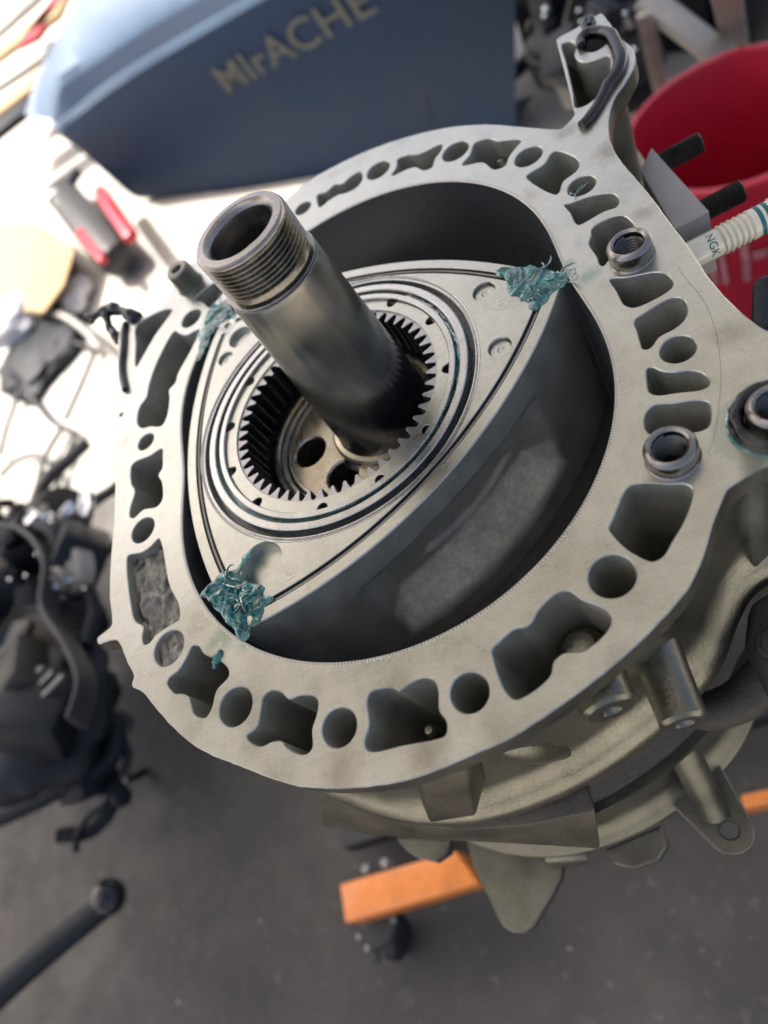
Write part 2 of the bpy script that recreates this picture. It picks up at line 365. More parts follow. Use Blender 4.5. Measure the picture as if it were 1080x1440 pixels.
# ------------------------------------------------------------------ setting
def sheet(name,x0,y0,x1,y1,z,m,kind='structure'):
    o=mesh(name,[(x0,y0,z),(x1,y0,z),(x1,y1,z),(x0,y1,z)],[(0,1,2,3)],m); o['kind']=kind; return o
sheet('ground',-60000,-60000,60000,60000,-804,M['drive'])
sheet('workshop_floor',-1000,-9000,930,9000,-800,M['floor'])  # ends short behind the view so sunlit ground there bounces fill light
# unseen panel added overhead, its outline shaped to cast the shade on the ground
cot=2500/math.tan(SUN_EL); SO=Vector((math.cos(SUN_AZ)*cot,math.sin(SUN_AZ)*cot))
shade_roof=thing('shade_roof','plain white panel added to shade the work bay, out of the picture above the engine','shade_roof',(0,0,1700))
RP=[(905,1700),(772,937),(640,180),(700,-60),(1080,-230),(1120,-2400),(-1150,-2400),(-1150,1700)]
bm=bmesh.new()
lo_=[bm.verts.new(V(x+SO.x,y+SO.y,1700)) for x,y in RP]; hi_=[bm.verts.new(V(x+SO.x,y+SO.y,1760)) for x,y in RP]
bm.faces.new(lo_); bm.faces.new(hi_)
for i in range(len(RP)): bm.faces.new((lo_[i],lo_[(i+1)%len(RP)],hi_[(i+1)%len(RP)],hi_[i]))
bmobj('shade_panel',bm,M['shade_roof'],shade_roof)
# ------------------------------------------------------------------ outline of the joint face (traced, on the plane z = 0)
OUT=[(407,276),(434,254),(473,232),(518,211),(573,192),(629,179),(684,174.5),(735,178),(774,181),(788,181),(800,171),(808,160)]
OUT+=[(806,150),(799,120),(790,85),(783,58)]
OUT+=[(782.5,55.2),(815,36.5),(844.5,18.2),(846,18.5),(858,33),(876,55.6),(888,66),(893,76),(892,92.6),(880,115),(865,137),(857.5,159),(856,185),(861.5,207),(876,229.6),(898.5,255.6),(920.7,283),(946.7,318.5),(969,348),(998.5,392.6),(1033,430),(1060,453),(1073,461.7),(1092,470),(1112,490),(1130,525),(1138,570),(1132,620),(1112,645),(1080,655),(1060,665),(1036,679),(1023,688),(1019,695),(1013,710),(1003,735),(986.8,788),(965.7,830),(929.6,872),(887,914.5),(821,968.7),(761,1011),(720,1037),(671,1059),(580.5,1095),(508,1107),(430,1107),(389,1097),(337,1077),(293,1060),(267,1044),(241,1021),(219,996),(198.5,972),(190,968),(185.6,966),(185,959),(188,952),(178,930),(169,907),(163,900),(150,902),(138,905.5),(136.5,897),(148,887),(156,880),(157,868),(154,841),(155,793),(159.6,737),(161,700),(161.5,678),(160,666),(155,659),(157.5,640),(159.7,594),(163,553),(166,490),(167,464),(174,452),(191.6,447),(221,434.6),(233.7,421.6),(241,408.6),(243,392),(252,378),(272,368),(290,365),(330,345),(370,310)]
OUTL=ccw(resample(catmull(pts(OUT),.8),.8))
OUTL=resample([(x+.16*noise.noise(Vector((x*.3,y*.3,1))),y+.16*noise.noise(Vector((x*.3,y*.3,7)))) for x,y in OUTL],.85)
TR=[]
def troch(a_off,n=720):
    o_=[]
    for i in range(n):
        al=2*math.pi*i/n; x=15*math.cos(3*al)+105*math.cos(al); y=15*math.sin(3*al)+105*math.sin(al)
        dx=-45*math.sin(3*al)-105*math.sin(al); dy=45*math.cos(3*al)+105*math.cos(al); l=math.hypot(dx,dy)
        o_.append((x+a_off*dy/l,y-a_off*dx/l))
    return o_
C=crop
CAV=[
 C([(372,240),(395,232),(415,215),(435,212),(455,195),(478,182),(484,203),(470,222),(445,235),(425,240),(400,255),(378,272),(371,258)],.5556,240,140),
 C([(575,150),(600,140),(625,138),(650,128),(685,112),(683,130),(668,150),(660,172),(640,178),(620,170),(600,175),(560,192),(572,170)],.5556,240,140),
 C([(770,110),(800,98),(830,105),(850,102),(887,103),(870,125),(855,145),(845,168),(820,176),(790,158),(738,165),(757,140)],.5556,240,140),
 C([(270,573),(310,580),(350,600),(362,625),(352,648),(300,690),(288,725),(278,737),(163,668),(178,655),(230,622),(255,585)],.3704,680,0),
 C([(308,776),(330,770),(420,740),(490,735),(513,758),(503,785),(460,800),(362,852),(350,845),(330,805)],.3704,680,0),
 C([(275,130),(300,105),(395,68),(445,95),(460,130),(440,160),(400,185),(360,235),(325,280),(312,275),(298,240),(265,185),(275,150)],1/3,740,280),
 C([(355,338),(370,332),(420,330),(550,308),(600,323),(619,360),(600,385),(460,455),(425,450),(410,440),(385,390)],1/3,740,280),
 C([(458,512),(500,480),(620,415),(665,425),(680,470),(660,515),(620,548),(560,580),(520,628),(495,632),(483,610),(470,560)],1/3,740,280),
 C([(510,715),(530,708),(570,725),(620,730),(690,722),(745,735),(776,770),(755,797),(640,815),(550,825),(520,812),(508,755)],1/3,740,280),
 C([(503,908),(540,870),(630,860),(720,848),(765,855),(779,885),(770,955),(740,975),(650,985),(560,990),(520,988),(500,960)],1/3,740,280),
 [(886.7,683),(906.7,679.5),(940,681),(964,681),(973,687),(973,700),(960,735),(944,762),(932,782),(918,789),(905,785),(880,770),(861,750),(857,742),(862,730),(870,710),(878,692)],
 C([(435,290),(455,268),(490,240),(513,236),(528,225),(545,195),(590,155),(615,152),(645,172),(700,195),(713,215),(706,240),(650,290),(600,297),(577,318),(572,345),(550,370),(490,404),(470,390),(450,350),(438,310)],.6019,430,740),
 C([(143,410),(150,390),(165,382),(200,378),(217,386),(240,370),(275,355),(298,362),(308,385),(310,430),(328,460),(325,488),(300,497),(230,510),(155,526),(139,518),(138,500),(148,465)],.6019,430,740),
 C([(680,731),(715,740),(745,765),(790,750),(840,755),(854,775),(850,820),(832,880),(832,950),(810,972),(770,968),(740,950),(715,922),(680,925),(640,942),(595,925),(585,905),(625,870),(640,800),(650,755)],.3704,130,700),
 C([(380,562),(400,562),(420,592),(468,612),(510,645),(516,675),(470,730),(450,800),(430,832),(385,822),(376,790),(365,757),(340,742),(310,742),(283,705),(290,685),(330,650),(360,600)],.3704,130,700),
 C([(250,155),(262,180),(275,250),(290,330),(328,415),(328,460),(290,485),(240,520),(215,550),(195,557),(188,530),(193,490),(160,465),(145,400),(130,250),(135,220),(190,205),(225,180)],.3704,130,700),
 C([(300,835),(303,870),(300,925),(285,950),(300,985),(300,1060),(280,1085),(220,1100),(180,1135),(162,1130),(165,1090),(184,1020),(168,985),(170,910),(190,890),(250,865)],.3241,130,360),
 C([(355,327),(378,337),(410,342),(462,318),(430,400),(370,510),(358,550),(332,580),(333,620),(320,700),(300,735),(250,738),(215,745),(195,725),(205,655),(235,610),(245,560),(280,460)],.3241,130,360),
 C([(190,480),(215,440),(270,345),(345,235),(330,230),(290,240),(193,300),(188,380)],.3241,130,360),
 C([(445,185),(475,197),(512,222),(545,185),(570,150),(530,115)],.3241,130,360),
 C([(300,163),(330,157),(352,175),(345,208),(366,232),(390,236),(430,224),(472,211),(481,250),(455,330),(420,375),(385,400),(352,408),(340,350),(315,240)],.3704,680,0),
 C([(368,150),(395,128),(440,118),(468,135),(470,162),(430,192),(390,196),(372,178)],.3704,680,0),
]
CAVM=[ccw(resample(catmull(pts(c),.7),.7)) for c in CAV]
CIRC=[((516.7,242.8),(547,235.6)),((623,216),(658,209)),((724.4,223),(762,216.7)),((799,263),(837,259)),((928,491.7),(979,490)),((827,810),(894.7,810)),((633,974.7),(687.6,973)),((453,1024),(501,1021.7)),((308.5,996),(354,991)),((217,915),(258,907)),((186,748),(216,742.6)),((194,626),(216,616)),((256,452),(282,442.6)),((415,298),(437,287)),((168,584.5),(173,581.5))]
CIRM=[ccw(pcirc(a,b)) for a,b in CIRC]
D1=at(889,362,0); D2=at(946,644,0)
DH=[ccw(circle(D1.x,D1.y,6.6)),ccw(circle(D2.x,D2.y,6.6)),ccw(circle(D3C.x,D3C.y,6.6))]
SM=gauss(OUTL,9)                          # softened outline for the walls under the flange
OFFB=Vector((0,0))
def wallprof(z0,z1,flange=True):
    return [(OUTL,z0-.35),(OUTL,z0-8.5),(offset(OUTL,-.8),z0-9.5),(offset(SM,-2.5),z0-13),(offset(SM,-6.2),z0-18),(offset(SM,-7),z1+24),(offset(SM,-6),z1+18),(offset(SM,-2.2),z1+12),(offset(SM,.3),z1+9),(offset(SM,1.2),z1+4),(offset(SM,.9),z1+1),(offset(SM,0),z1)]
hous=thing('rotor_housing','pale machined aluminium housing with oval bore and ring of openings, topmost of the engine','engine housing',(0,0,-80))
depths=[None]*len(CAVM)+[None]*len(CIRM)+[-40,-40,-40]
depths[15]=-7; depths[17]=-26; depths[len(CAVM)+9]=-5; depths[len(CAVM)+14]=-3; depths[3]=-60
body=plate('housing_body',OUTL,[troch(2.0+.7)]+CAVM+CIRM+DH,0,-80,M['face'],hous,wallprof(0,-80),.35,[None]+depths,True)
body.data.materials.append(M['cast']); body.data.materials.append(M['cavity'])
capn=len(OUTL)+720+sum(len(x_) for x_ in CAVM+CIRM+DH); hole0=capn; hole1=capn+len(OUTL)*13
for p_ in body.data.polygons:
    if max(body.data.vertices[i].co.z for i in p_.vertices)<ZO-.2*K or abs(p_.normal.z)<.2: p_.material_index=1 if p_.vertices[0]>=hole0 and p_.vertices[0]<hole1 else 2
# sheet steel liner with knurled outer edge
vs=[];fs=[]; inn=ccw(troch(2.0,1440)); lo=ccw(troch(2.35,1440)); outr=[]; t1=ccw(troch(3.15,1440)); t2=ccw(troch(3.4,1440))
for i in range(1440): outr.append(t1[i] if (i//2)%2 else t2[i])
rings(vs,fs,[(outr,-.1),(outr,.07),(lo,.06),(inn,-.3),(inn,-79.9)])
lin=mesh('bore_liner',vs,fs,M['liner'],hous,True,25); lin.data.materials.append(M['chrome'])
for p_ in lin.data.polygons:
    if p_.center.z<ZO-.31*K: p_.material_index=1
lin['label']='dark chromed bore liner'
vs=[];fs=[]; ka=ccw(troch(2.45,760)); kb=ccw(troch(3.1,760))
for i in range(760):
    a=Vector(ka[i]); b_=Vector(kb[i]); t_=(Vector(kb[(i+1)%760])-b_)*.2
    b0=len(vs); vs+=[(*(a-t_),.085),(*(a+t_),.085),(*(b_+t_),.085),(*(b_-t_),.085)]; fs.append((b0,b0+1,b0+2,b0+3))
kn=mesh('knurled_notches',vs,fs,M['ironplate'],lin); kn['kind']='stuff'
# rough plug surfaces in the shallow openings and columns seen in the deep ones
for (u,v,r,z0) in ((438.5,268,2.2,-6),(597,225,2.8,-6),(703,222,3.2,-8),(812,905,8,-16),(601,1026,2.2,-12)):
    q=at(u,v,z0)
    lathe('coolant_column',(q.x,q.y,-79),[(0,79+z0),(r*.6,79+z0-.25*r),(r,79+z0-.9*r),(r*1.15,0)],M['cast'],hous,24)
def grid_fill(name,poly,z,amp,freq,mt,parent,step=.8):
    P_=poly; xs=[p_[0] for p_ in P_]; ys=[p_[1] for p_ in P_]; idx={}; vs=[]; fs=[]
    for i in range(int((max(xs)-min(xs))/step)+2):
        for j in range(int((max(ys)-min(ys))/step)+2):
            x=min(xs)+i*step; y=min(ys)+j*step; c_=False
            for k in range(0,len(P_)):
                a,b_=P_[k-1],P_[k]
                if (a[1]>y)!=(b_[1]>y) and x<(b_[0]-a[0])*(y-a[1])/(b_[1]-a[1])+a[0]: c_=not c_
            if c_:
                w=Vector((x*.6+y*.3,y*1.3,3)); idx[(i,j)]=len(vs); vs.append((x,y,z+amp*(abs(noise.noise(w*freq))*1.6+.6*noise.noise(w*freq*2.3)+.25*noise.noise(w*freq*6))))
    for (i,j),a in list(idx.items()):
        if (i+1,j) in idx and (i,j+1) in idx and (i+1,j+1) in idx: fs.append((a,idx[(i+1,j)],idx[(i+1,j+1)],idx[(i,j+1)]))
    return mesh(name,vs,fs,mt,parent,True,80)
grid_fill('rough_casting',offset(CAVM[15],.8),-5.5,2.4,.16,M['ironplate'],hous)
grid_fill('rough_casting',offset(CIRM[9],.8),-3.6,1.6,.2,M['ironplate'],hous)
grid_fill('rough_casting',offset(CAVM[17],.8),-22,5,.07,M['cast'],hous)
# side ribs and bosses
def radial_boss(name,u,v,z,r,Lg,hole,mt,parent,direction=None,flare=1.25):
    q=at(u,v,z); d=Vector(direction) if direction else Vector((q.x,q.y,0)).normalized()
    prof=[(0,-12),(hole,-12),(hole,-.6),(hole+.5,0),(r-1.2,0),(r,-1.2),(r*1.04,-Lg*.5),(r*1.12,-Lg*.8),(r*flare,-Lg)]
    return lathe(name,q,prof,mt,parent,40,tuple(d),angle=40)
radial_boss('bolt_boss',963,1018,-44,7.6,34,3.0,M['cast'],hous,(-1,.03,0))
radial_boss('bolt_boss',860,1000,-22,8.6,14,3.0,M['cast'],hous,(-1,-.08,0),1.1)
for (y,w) in ((17,21),):
    a=at(602,1100,-18); 
lt_=[tuple(at(u,v,-7)[:2]) for u,v in ((590,1102),(655,1082))]; lb_=[tuple(at(u,v,-40)[:2]) for u,v in ((605,1158),(669,1148))]
prism('lug',[(-155,lt_[0][1]+2),*lt_,(-156,lt_[1][1]-6)],[(-155,lb_[0][1]+2),*lb_,(-156,lb_[1][1]-7)],-7,-40,M['lug'],hous,1.0)
# fillet web in the wall between lug and boss
tube('casting_rib',[(-146,-6,-20),(-149,-14,-40),(-147,-24,-66)],lambda t:5+2*math.sin(3.14*t),M['cast'],hous,16)
sc_=catmull([tuple(at(u,v,0)) for u,v in C([(640,280),(660,320),(720,390),(760,450),(785,510),(805,580),(818,680),(822,760),(812,880),(795,990),(770,1070)],1/3,740,280)],2,False)
vs=[];fs=[]; tube_geo(vs,fs,[(x,y,.0) for x,y,z in sc_],.07,5); mesh('scribed_line',vs,fs,M['iron'],hous,True,80)
vs=[];fs=[]; rnd=random.Random(3)
for i in range(420):
    k=rnd.randrange(len(OUTL)); d_=rnd.uniform(2,17); p_=offset(OUTL[k-3:k+4] if 3<k<len(OUTL)-4 else OUTL[4:11],-d_)[3]
    a=rnd.gauss(.7,.5) if rnd.random()<.7 else rnd.uniform(0,3.1); l_=rnd.uniform(1,7)*(1 if rnd.random()<.9 else 2); w_=rnd.uniform(.02,.06)
    if any(math.hypot(p_[0]-q[0],p_[1]-q[1])<9 for q in (D1,D2,D3C)): continue
    dx,dy=math.cos(a),math.sin(a); p2=(p_[0]+dx*l_,p_[1]+dy*l_)
    def bad(q):
        for h in CAVM+CIRM:
            c_=False
            if min(x_[0] for x_ in h)-.5<q[0]<max(x_[0] for x_ in h)+.5 and min(x_[1] for x_ in h)-.5<q[1]<max(x_[1] for x_ in h)+.5: return True
        return False
    if bad(p_) or bad(p2) or bad(((p_[0]+p2[0])/2,(p_[1]+p2[1])/2)): continue
    b0=len(vs); vs+=[(p_[0]-dy*w_*.2,p_[1]+dx*w_*.2,.012),(p_[0]+dy*w_*.2,p_[1]-dx*w_*.2,.012),((p_[0]+p2[0])/2+dy*w_,(p_[1]+p2[1])/2-dx*w_,.014),(p2[0],p2[1],.012),((p_[0]+p2[0])/2-dy*w_,(p_[1]+p2[1])/2+dx*w_,.014)]; fs.append((b0,b0+1,b0+2,b0+3,b0+4))
o_=mesh('fine_scratches',vs,fs,M['ironplate'],hous); o_['kind']='stuff'
# raised boss beside the shaft
q=at(268,400,0)
lathe('dowel_boss',(q.x,q.y,0),[(0,9),(2.6,9),(3.4,12.0),(6.2,12.3),(7.2,11.4),(7.4,3),(8.4,0),(8.6,-1)],M['cast'],hous,48)
# ------------------------------------------------------------------ dowels pressed in the face
def dowel(c,rt,h,label,z=0,ri=None,parent=None):
    t=thing('tubular_dowel',label,'dowel',(c[0],c[1],z),'threaded tubular dowels standing in the joint face')
    ri=ri or rt*.66
    lathe('sleeve',(c[0],c[1],z),[(rt+.35,-1),(rt+.35,.3),(rt*.985,.8),(rt*.985,1.7),(rt,2),(rt,h-1.6),(rt-.7,h-.5),(rt-1.5,h),(ri+.9,h),(ri+.1,h-.7),(ri,h-1.4)],M['dowel'],t,96)
    vs=[];fs=[];n=40;turns=9;pitch=1.25;tot=n*turns
    for j in range(tot):
        a=2*math.pi*j/n; zz=z+h-1.6-pitch*j/n
        for (r_,dz) in ((ri,0),(ri-.65,-pitch*.45),(ri-.65,-pitch*.55),(ri,-pitch)):
            vs.append((c[0]+r_*math.cos(a),c[1]+r_*math.sin(a),zz+dz))
    for j in range(tot-1):
        for k in range(3):
            a=j*4+k; fs.append((a,a+1,a+5,a+4))
    th=mesh('inner_thread',vs,fs,M['oily'],t,True,30); lathe('shade_bottom',(c[0],c[1],z),[(ri,h-2),(ri,-7),(0,-7)],M['dark'],t,40)  # dark bottom added, bore shade put into its colour
    return t
dowel((D1.x,D1.y),8.0,7.8,'dark steel threaded dowel standing in the face nearest the spark plug')
dowel((D2.x,D2.y),7.9,7.4,'dark steel threaded dowel in the face just above the largest square opening')
dowel((D3C.x,D3C.y),7.8,8.4,'dark steel threaded dowel with black rubber ring round its foot, at the right edge')
oring=thing('rubber_seal','black crumpled rubber seal squeezed round the foot of the rightmost dowel','seal',(D3C.x,D3C.y,0))
vs=[];fs=[];n=90;k=14
for i in range(n):
    a=2*math.pi*i/n
    for j in range(k):
        b_=2*math.pi*j/k; q=Vector((math.cos(a)*3,math.sin(a)*3,j*.45))
        w=noise.noise(q*1.3)*.5+noise.noise(q*3)*.3
        rr=10.6+ (2.2+w)*math.cos(b_); vs.append((D3C.x+rr*math.cos(a),D3C.y+rr*math.sin(a),2.2+(2.6+w)*math.sin(b_)))
for i in range(n):
    for j in range(k): fs.append((i*k+j,((i+1)%n)*k+j,((i+1)%n)*k+(j+1)%k,i*k+(j+1)%k))
mesh('seal_ring',vs,fs,M['rtv'],oring,True,60)
vs=[];fs=[]
tube_geo(vs,fs,[(D3C.x+(12.9+.7*noise.noise(Vector((i*.4,0,0))))*math.cos(2*math.pi*i/80),D3C.y+(12.9+.7*noise.noise(Vector((i*.4,0,0))))*math.sin(2*math.pi*i/80),.3+.4*noise.noise(Vector((i*.3,5,0)))) for i in range(81)],.8,8)
mesh('grease_edge',vs,fs,M['grease'],oring,True,60)
# ------------------------------------------------------------------ rotor
rot=thing('rotor','three-sided grey iron rotor with toothed ring in its middle, lying in the oval bore','rotor',(RC.x,RC.y,-79))
AL0=-math.pi/2
AP=[Vector((RC.x+105*math.cos(AL0+k*2*math.pi/3),RC.y+105*math.sin(AL0+k*2*math.pi/3))) for k in range(3)]
def flank(k,n=120,inset=0):
    a=AP[k]; b_=AP[(k+1)%3]; mid=(a+b_)/2; d=(mid-RC).normalized(); RR=(90.9**2+23.0**2)/(2*23.0); c=RC+d*(52.5+23.0-RR)
    th=math.asin(90.93/RR); out=[]; t=Vector((-d.y,d.x))
    for i in range(n):
        s=-th+2*th*i/n; out.append(tuple(c+(d*math.cos(s)+t*math.sin(s))*(RR-inset)))
    return out,(c,d,t,RR,th)
def rot_outline(inset=0,n=120):
    o_=[]
    for k in range(3): o_+=flank(k,n)[0]
    if inset: o_=offset(o_,-inset)
    return o_
O0=ccw(rot_outline(0)); 
def ins(d): return offset(O0,-d)
zt=-.25
vs=[];fs=[]
# outer land, side-seal groove
rings(vs,fs,[(O0,zt-79.3),(ins(0),zt-.5),(ins(.4),zt),(ins(4.9),zt),(ins(5.0),zt-1.3)][::-1],up=False)
o1=side=mesh('side_land',vs,fs,M['rotor'],rot,True,28)
vs=[];fs=[]; rings(vs,fs,[(ins(5.0),zt-1.3),(ins(7.6),zt-1.3)]); rings(vs,fs,[(ins(7.6),zt-1.3),(ins(7.65),zt-.2)])
mesh('side_seal_groove',vs,fs,M['iron'],rot,True,28)
# the steel seal strip lying in the groove
vs=[];fs=[]; rings(vs,fs,[(ins(5.5),zt-1.3),(ins(5.6),zt-.6),(ins(6.5),zt-.6),(ins(6.6),zt-1.3)])
mesh('side_seal',vs,fs,M['ironplate'],side,True,28)
HR=[]; hd=[]
for (l,r_,dz) in (((664.6,412),(695.5,405),2.2),((686,492),(718.5,482),2.2),((338,796),(395,789),4.5),((322,482),(352,464),3.0),((307,507),(326,500),2.0)):
    HR.append(ccw(pcirc(l,r_))); hd.append(zt-dz)
# the same blind holes at the hidden corners stay as seen; corner-seal holes at the apexes
plate('rotor_face',offset(O0,-7.7),[circle(RC.x,RC.y,67.6,220)]+HR,zt,zt-1.2,M['rotor'],rot,None,.25,[zt-4]+hd)
# remove cap made for the central hole
rf=bpy.data.objects[[o_.name for o_ in rot.children if o_.name.startswith('rotor_face')][0]]
bm=bmesh.new(); bm.from_mesh(rf.data)
bmesh.ops.delete(bm,geom=[f for f in bm.faces if abs(f.calc_center_median().z-(ZO+(zt-4)*K))<1e-6],context='FACES'); bm.to_mesh(rf.data); bm.free()
for i,h in enumerate(HR[:2]+[HR[4]]):
    cx=sum(p_[0] for p_ in h)/len(h); cy=sum(p_[1] for p_ in h)/len(h); rr=math.dist(h[0],(cx,cy))
    lathe('blind_plug',(cx,cy,zt-2.6),[(0,.5),(rr*.2,.5),(rr*.35,.95),(rr*.88,1.0),(rr*.97,.6),(rr*.97,0)],M['rotor'],rf,36)
# flank with combustion pockets
def sstep(x,a,b): 
    t=max(0,min(1,(x-a)/(b-a))); return t*t*(3-2*t)
for k in range(3):
    _,(c,d,t,RR,th)=flank(k); vs=[];fs=[];nu,nv=150,70
    mi=[]
    mk=[]
    for j in range(nv+1):
        z=zt-.5-78.8*j/nv
        for i in range(nu+1):
            s=-th+2*th*i/nu; arc=s*RR
            # straight-sided scoop: steep upper wall, long sloping lower wall, bevelled ends
            lin_=lambda x,a,b_: max(0,min(1,(x-a)/(b_-a)))
            up_=lin_(-z,13.5+.0012*arc*arc,18.5+.0012*arc*arc); lo_2=1-lin_(-z,45,69-.0015*arc*arc)
            en_=1-lin_(abs(arc),40,51)
            f_=min(up_,lo_2,en_)
            dep=11.5*f_
            dep+=2.2*(1-sstep(abs(z+34)/(9.5-.004*(arc-6)**2),.75,1.1))*(1-sstep(abs(arc-6)/30,.85,1.05))*(f_>0)
            wz=noise.noise(Vector((arc*.09,z*.09,k)))*.25+noise.noise(Vector((arc*.4,z*.4,k)))*.07
            q=c+(d*math.cos(s)+t*math.sin(s))*(RR-dep+(wz if f_>.02 else 0)); vs.append((q.x,q.y,z)); mk.append(sstep(f_,.02,.25)*(.3+.7*sstep(-z,43,47)))  # lower slope weighted paler, its caught light put into the colour
    for j in range(nv):
        for i in range(nu):
            a=j*(nu+1)+i; fs.append((a,a+nu+1,a+nu+2,a+1))
    f_=mesh('rotor_flank',vs,fs,M['flank'],rot,True,180)
    at_=f_.data.attributes.new('rough_cast_lit','FLOAT','POINT'); at_.data.foreach_set('value',mk)
# trim: remove the flat wall made by side_land where the flank mesh stands (keep only top 0.5 mm)
bm=bmesh.new(); bm.from_mesh(o1.data)
bmesh.ops.delete(bm,geom=[f for f in bm.faces if f.calc_center_median().z<ZO-20*K],context='FACES'); bm.to_mesh(o1.data); bm.free()
# apex seals and corner seals
for k in range(3):
    q=AP[k]; d=(q-RC).normalized(); n_=Vector((-d.y,d.x))
    box('apex_seal',(q.x-d.x*2.6,q.y-d.y*2.6,-40),(8,2.6,79),M['ironplate'],rot,Matrix.Rotation(math.atan2(d.y,d.x),3,'Z'),.4)
    c_=q-d*8.2
    lathe('corner_seal',(c_.x,c_.y,zt-.6),[(2.0,-.8),(2.0,.6),(2.4,.75),(4.6,.75),(5.0,.5),(5.0,-1)],M['rotor'],rot,40)
# concentric rings of the side face
cz=(RC.x,RC.y,0)
lathe('outer_lip',cz,[(67.6,zt),(67.3,zt-.1),(66.9,zt-.9),(66.5,zt-.9),(66.2,zt-.2),(65.75,zt-.2),(65.5,zt-.5),(65.5,-3.8)],M['ring'],rot,220)
lathe('ring_groove',cz,[(65.5,-3.8),(62.7,-3.8)],M['dark'],rot,160)
lathe('oil_ring',cz,[(62.8,-3.6),(62.8,-.1),(62.4,.2),(59.8,.2),(59.4,-.1),(59.4,-3.6)],M['ring'],rot,220,label='outer oil control ring')
lathe('ring_groove',cz,[(59.5,-3.2),(57.2,-3.2)],M['teal_film'],rot,160,label='groove wet with teal film')
lathe('oil_ring',cz,[(57.4,-3.2),(57.4,-.2),(57.1,.05),(55.1,.05),(54.8,-.2),(54.8,-3.6),(54.4,-3.6)],M['ring'],rot,220,label='inner oil control ring')
# gear ring: notched face and 51 teeth
NA=[-73.1,-105.5,-136.7,-164.8,167.4,130.4,102.3,73.7,46.5,17,-15,-44]
zr=-1.5; outer=[]
nn=720
for i in range(nn):
    a=math.degrees(2*math.pi*i/nn); r_=54.6
    for na in NA:
        dl=(a-na+180)%360-180; x=math.radians(dl)*53
        if abs(x)<2.35: r_=min(r_,54.0-math.sqrt(max(0,2.4**2-x*x))*1.15)
    outer.append((RC.x+r_*math.cos(math.radians(a)),RC.y+r_*math.sin(math.radians(a))))
plate('gear_ring',outer,[circle(RC.x,RC.y,49.0,220)],zr,-12,M['rotor'],rot,None,.2)
gear=[]; NT=51
def gp(a,r_): return (RC.x+r_*math.cos(a),RC.y+r_*math.sin(a))
toothloop=[]
for i in range(NT):
    a0=2*math.pi*(i+.35)/NT; p_=2*math.pi/NT
    for (f,r_) in ((-.5,48.3),(-.43,48.3),(-.37,48.0),(-.24,46.3),(-.13,44.2),(-.10,43.8),(.10,43.8),(.13,44.2),(.24,46.3),(.37,48.0),(.43,48.3)):
        toothloop.append(gp(a0+f*p_,r_))
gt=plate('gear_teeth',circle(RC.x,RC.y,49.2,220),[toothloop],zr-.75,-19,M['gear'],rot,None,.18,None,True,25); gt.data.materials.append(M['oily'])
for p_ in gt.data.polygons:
    if p_.center.z<ZO-3*K: p_.material_index=1  # deep tooth walls darkened here, shade put into the material
lathe('root_chamfer',cz,[(49.3,zr-.02),(49.0,zr+.02),(48.7,zr-.72)],M['ring'],rot,200)
# inside below the gear: dark relief, bearing shell, cavity wall
lathe('rotor_bore',cz,[(49,-19),(50,-20),(50,-27),(43,-27.5)],M['oily'],rot,120)
lathe('bearing_seat',cz,[(43,-27.5),(42.6,-22),(41.6,-21.2),(40.2,-21.2),(39.6,-22),(39.4,-60)],M['lobe'],rot,160)
lathe('bearing_shell',cz,[(39.4,-24),(38.9,-23.4),(37.6,-23.4),(37.2,-24),(37.1,-60)],M['ring'],rot,160)
# light stamped marks beside two of the blind holes
def stamp(txt,u,v,size,ang,parent,m,z=zt+.02,ext=.06,flip=False):
    cu=bpy.data.curves.new('stamp','FONT'); cu.body=txt; cu.size=size*K; cu.extrude=ext*K; cu.align_x='CENTER'; cu.align_y='CENTER'
    ob=bpy.data.objects.new('tmp',cu); COL.objects.link(ob); dg=bpy.context.evaluated_depsgraph_get(); me=bpy.data.meshes.new_from_object(ob.evaluated_get(dg)); bpy.data.objects.remove(ob)
    q=at(u,v,z); me.transform(Matrix.Translation(V(q.x,q.y,z))@Matrix.Rotation(ang,4,'Z')); me.materials.clear()
    return link('stamped_mark',me,m,parent)
stamp('G',406,804,5,-2.0,rf,M['ring'])
stamp('5',704,426,5,-2.0,rf,M['ring'])
lathe('stamped_mark',(at(406,804,zt).x,at(406,804,zt).y,zt),[(3.4,.02),(3.4,.05),(3.65,.05),(3.65,.02)],M['ring'],rf,32)
lathe('stamped_mark',(at(704,426,zt).x,at(704,426,zt).y,zt),[(3.4,.02),(3.4,.05),(3.65,.05),(3.65,.02)],M['ring'],rf,32)
# ------------------------------------------------------------------ eccentric shaft
sh=thing('eccentric_shaft','long dark hollow steel shaft with threaded end, rising through the rotor','shaft',(0,0,-25))
r0=20.2
lathe('shaft_body',(0,0,0),[(28.5,-26.3),(27,-25.2),(25,-23.8),(23.4,-21.4),(22.6,-17),(22.5,-13),(22.4,-12.4),(21.8,8),(21.75,8.4),(20.3,34),(20.25,34.4),(18.9,62),(18.7,64.2),(18.3,64.7)],M['shaft'],sh,160)
lathe('shoulder_ring',(0,0,0),[(18.3,64.7),(18.75,64.9),(18.8,65.4),(18.4,65.8),(16.6,66.1),(16.4,66.6),(16.4,69.5)],M['thread'],sh,128)
vs=[];fs=[];n=96;pitch=1.75;turns=8.5;tot=int(n*turns)
prof=((16.6,0),(16.7,.2),(17.85,.78),(17.85,.95),(16.7,1.55),(16.6,1.75))
for j in range(tot+1):
    a=2*math.pi*j/n; zz=67.7+pitch*j/n
    for (r_,dz) in prof: vs.append((r_*math.cos(a),r_*math.sin(a),min(zz+dz,83.4)))
kk=len(prof)
for j in range(tot):
    for k in range(kk-1):
        a=j*kk+k; fs.append((a,a+kk,a+kk+1,a+1))
mesh('outer_thread',vs,fs,M['thread'],sh,True,30)
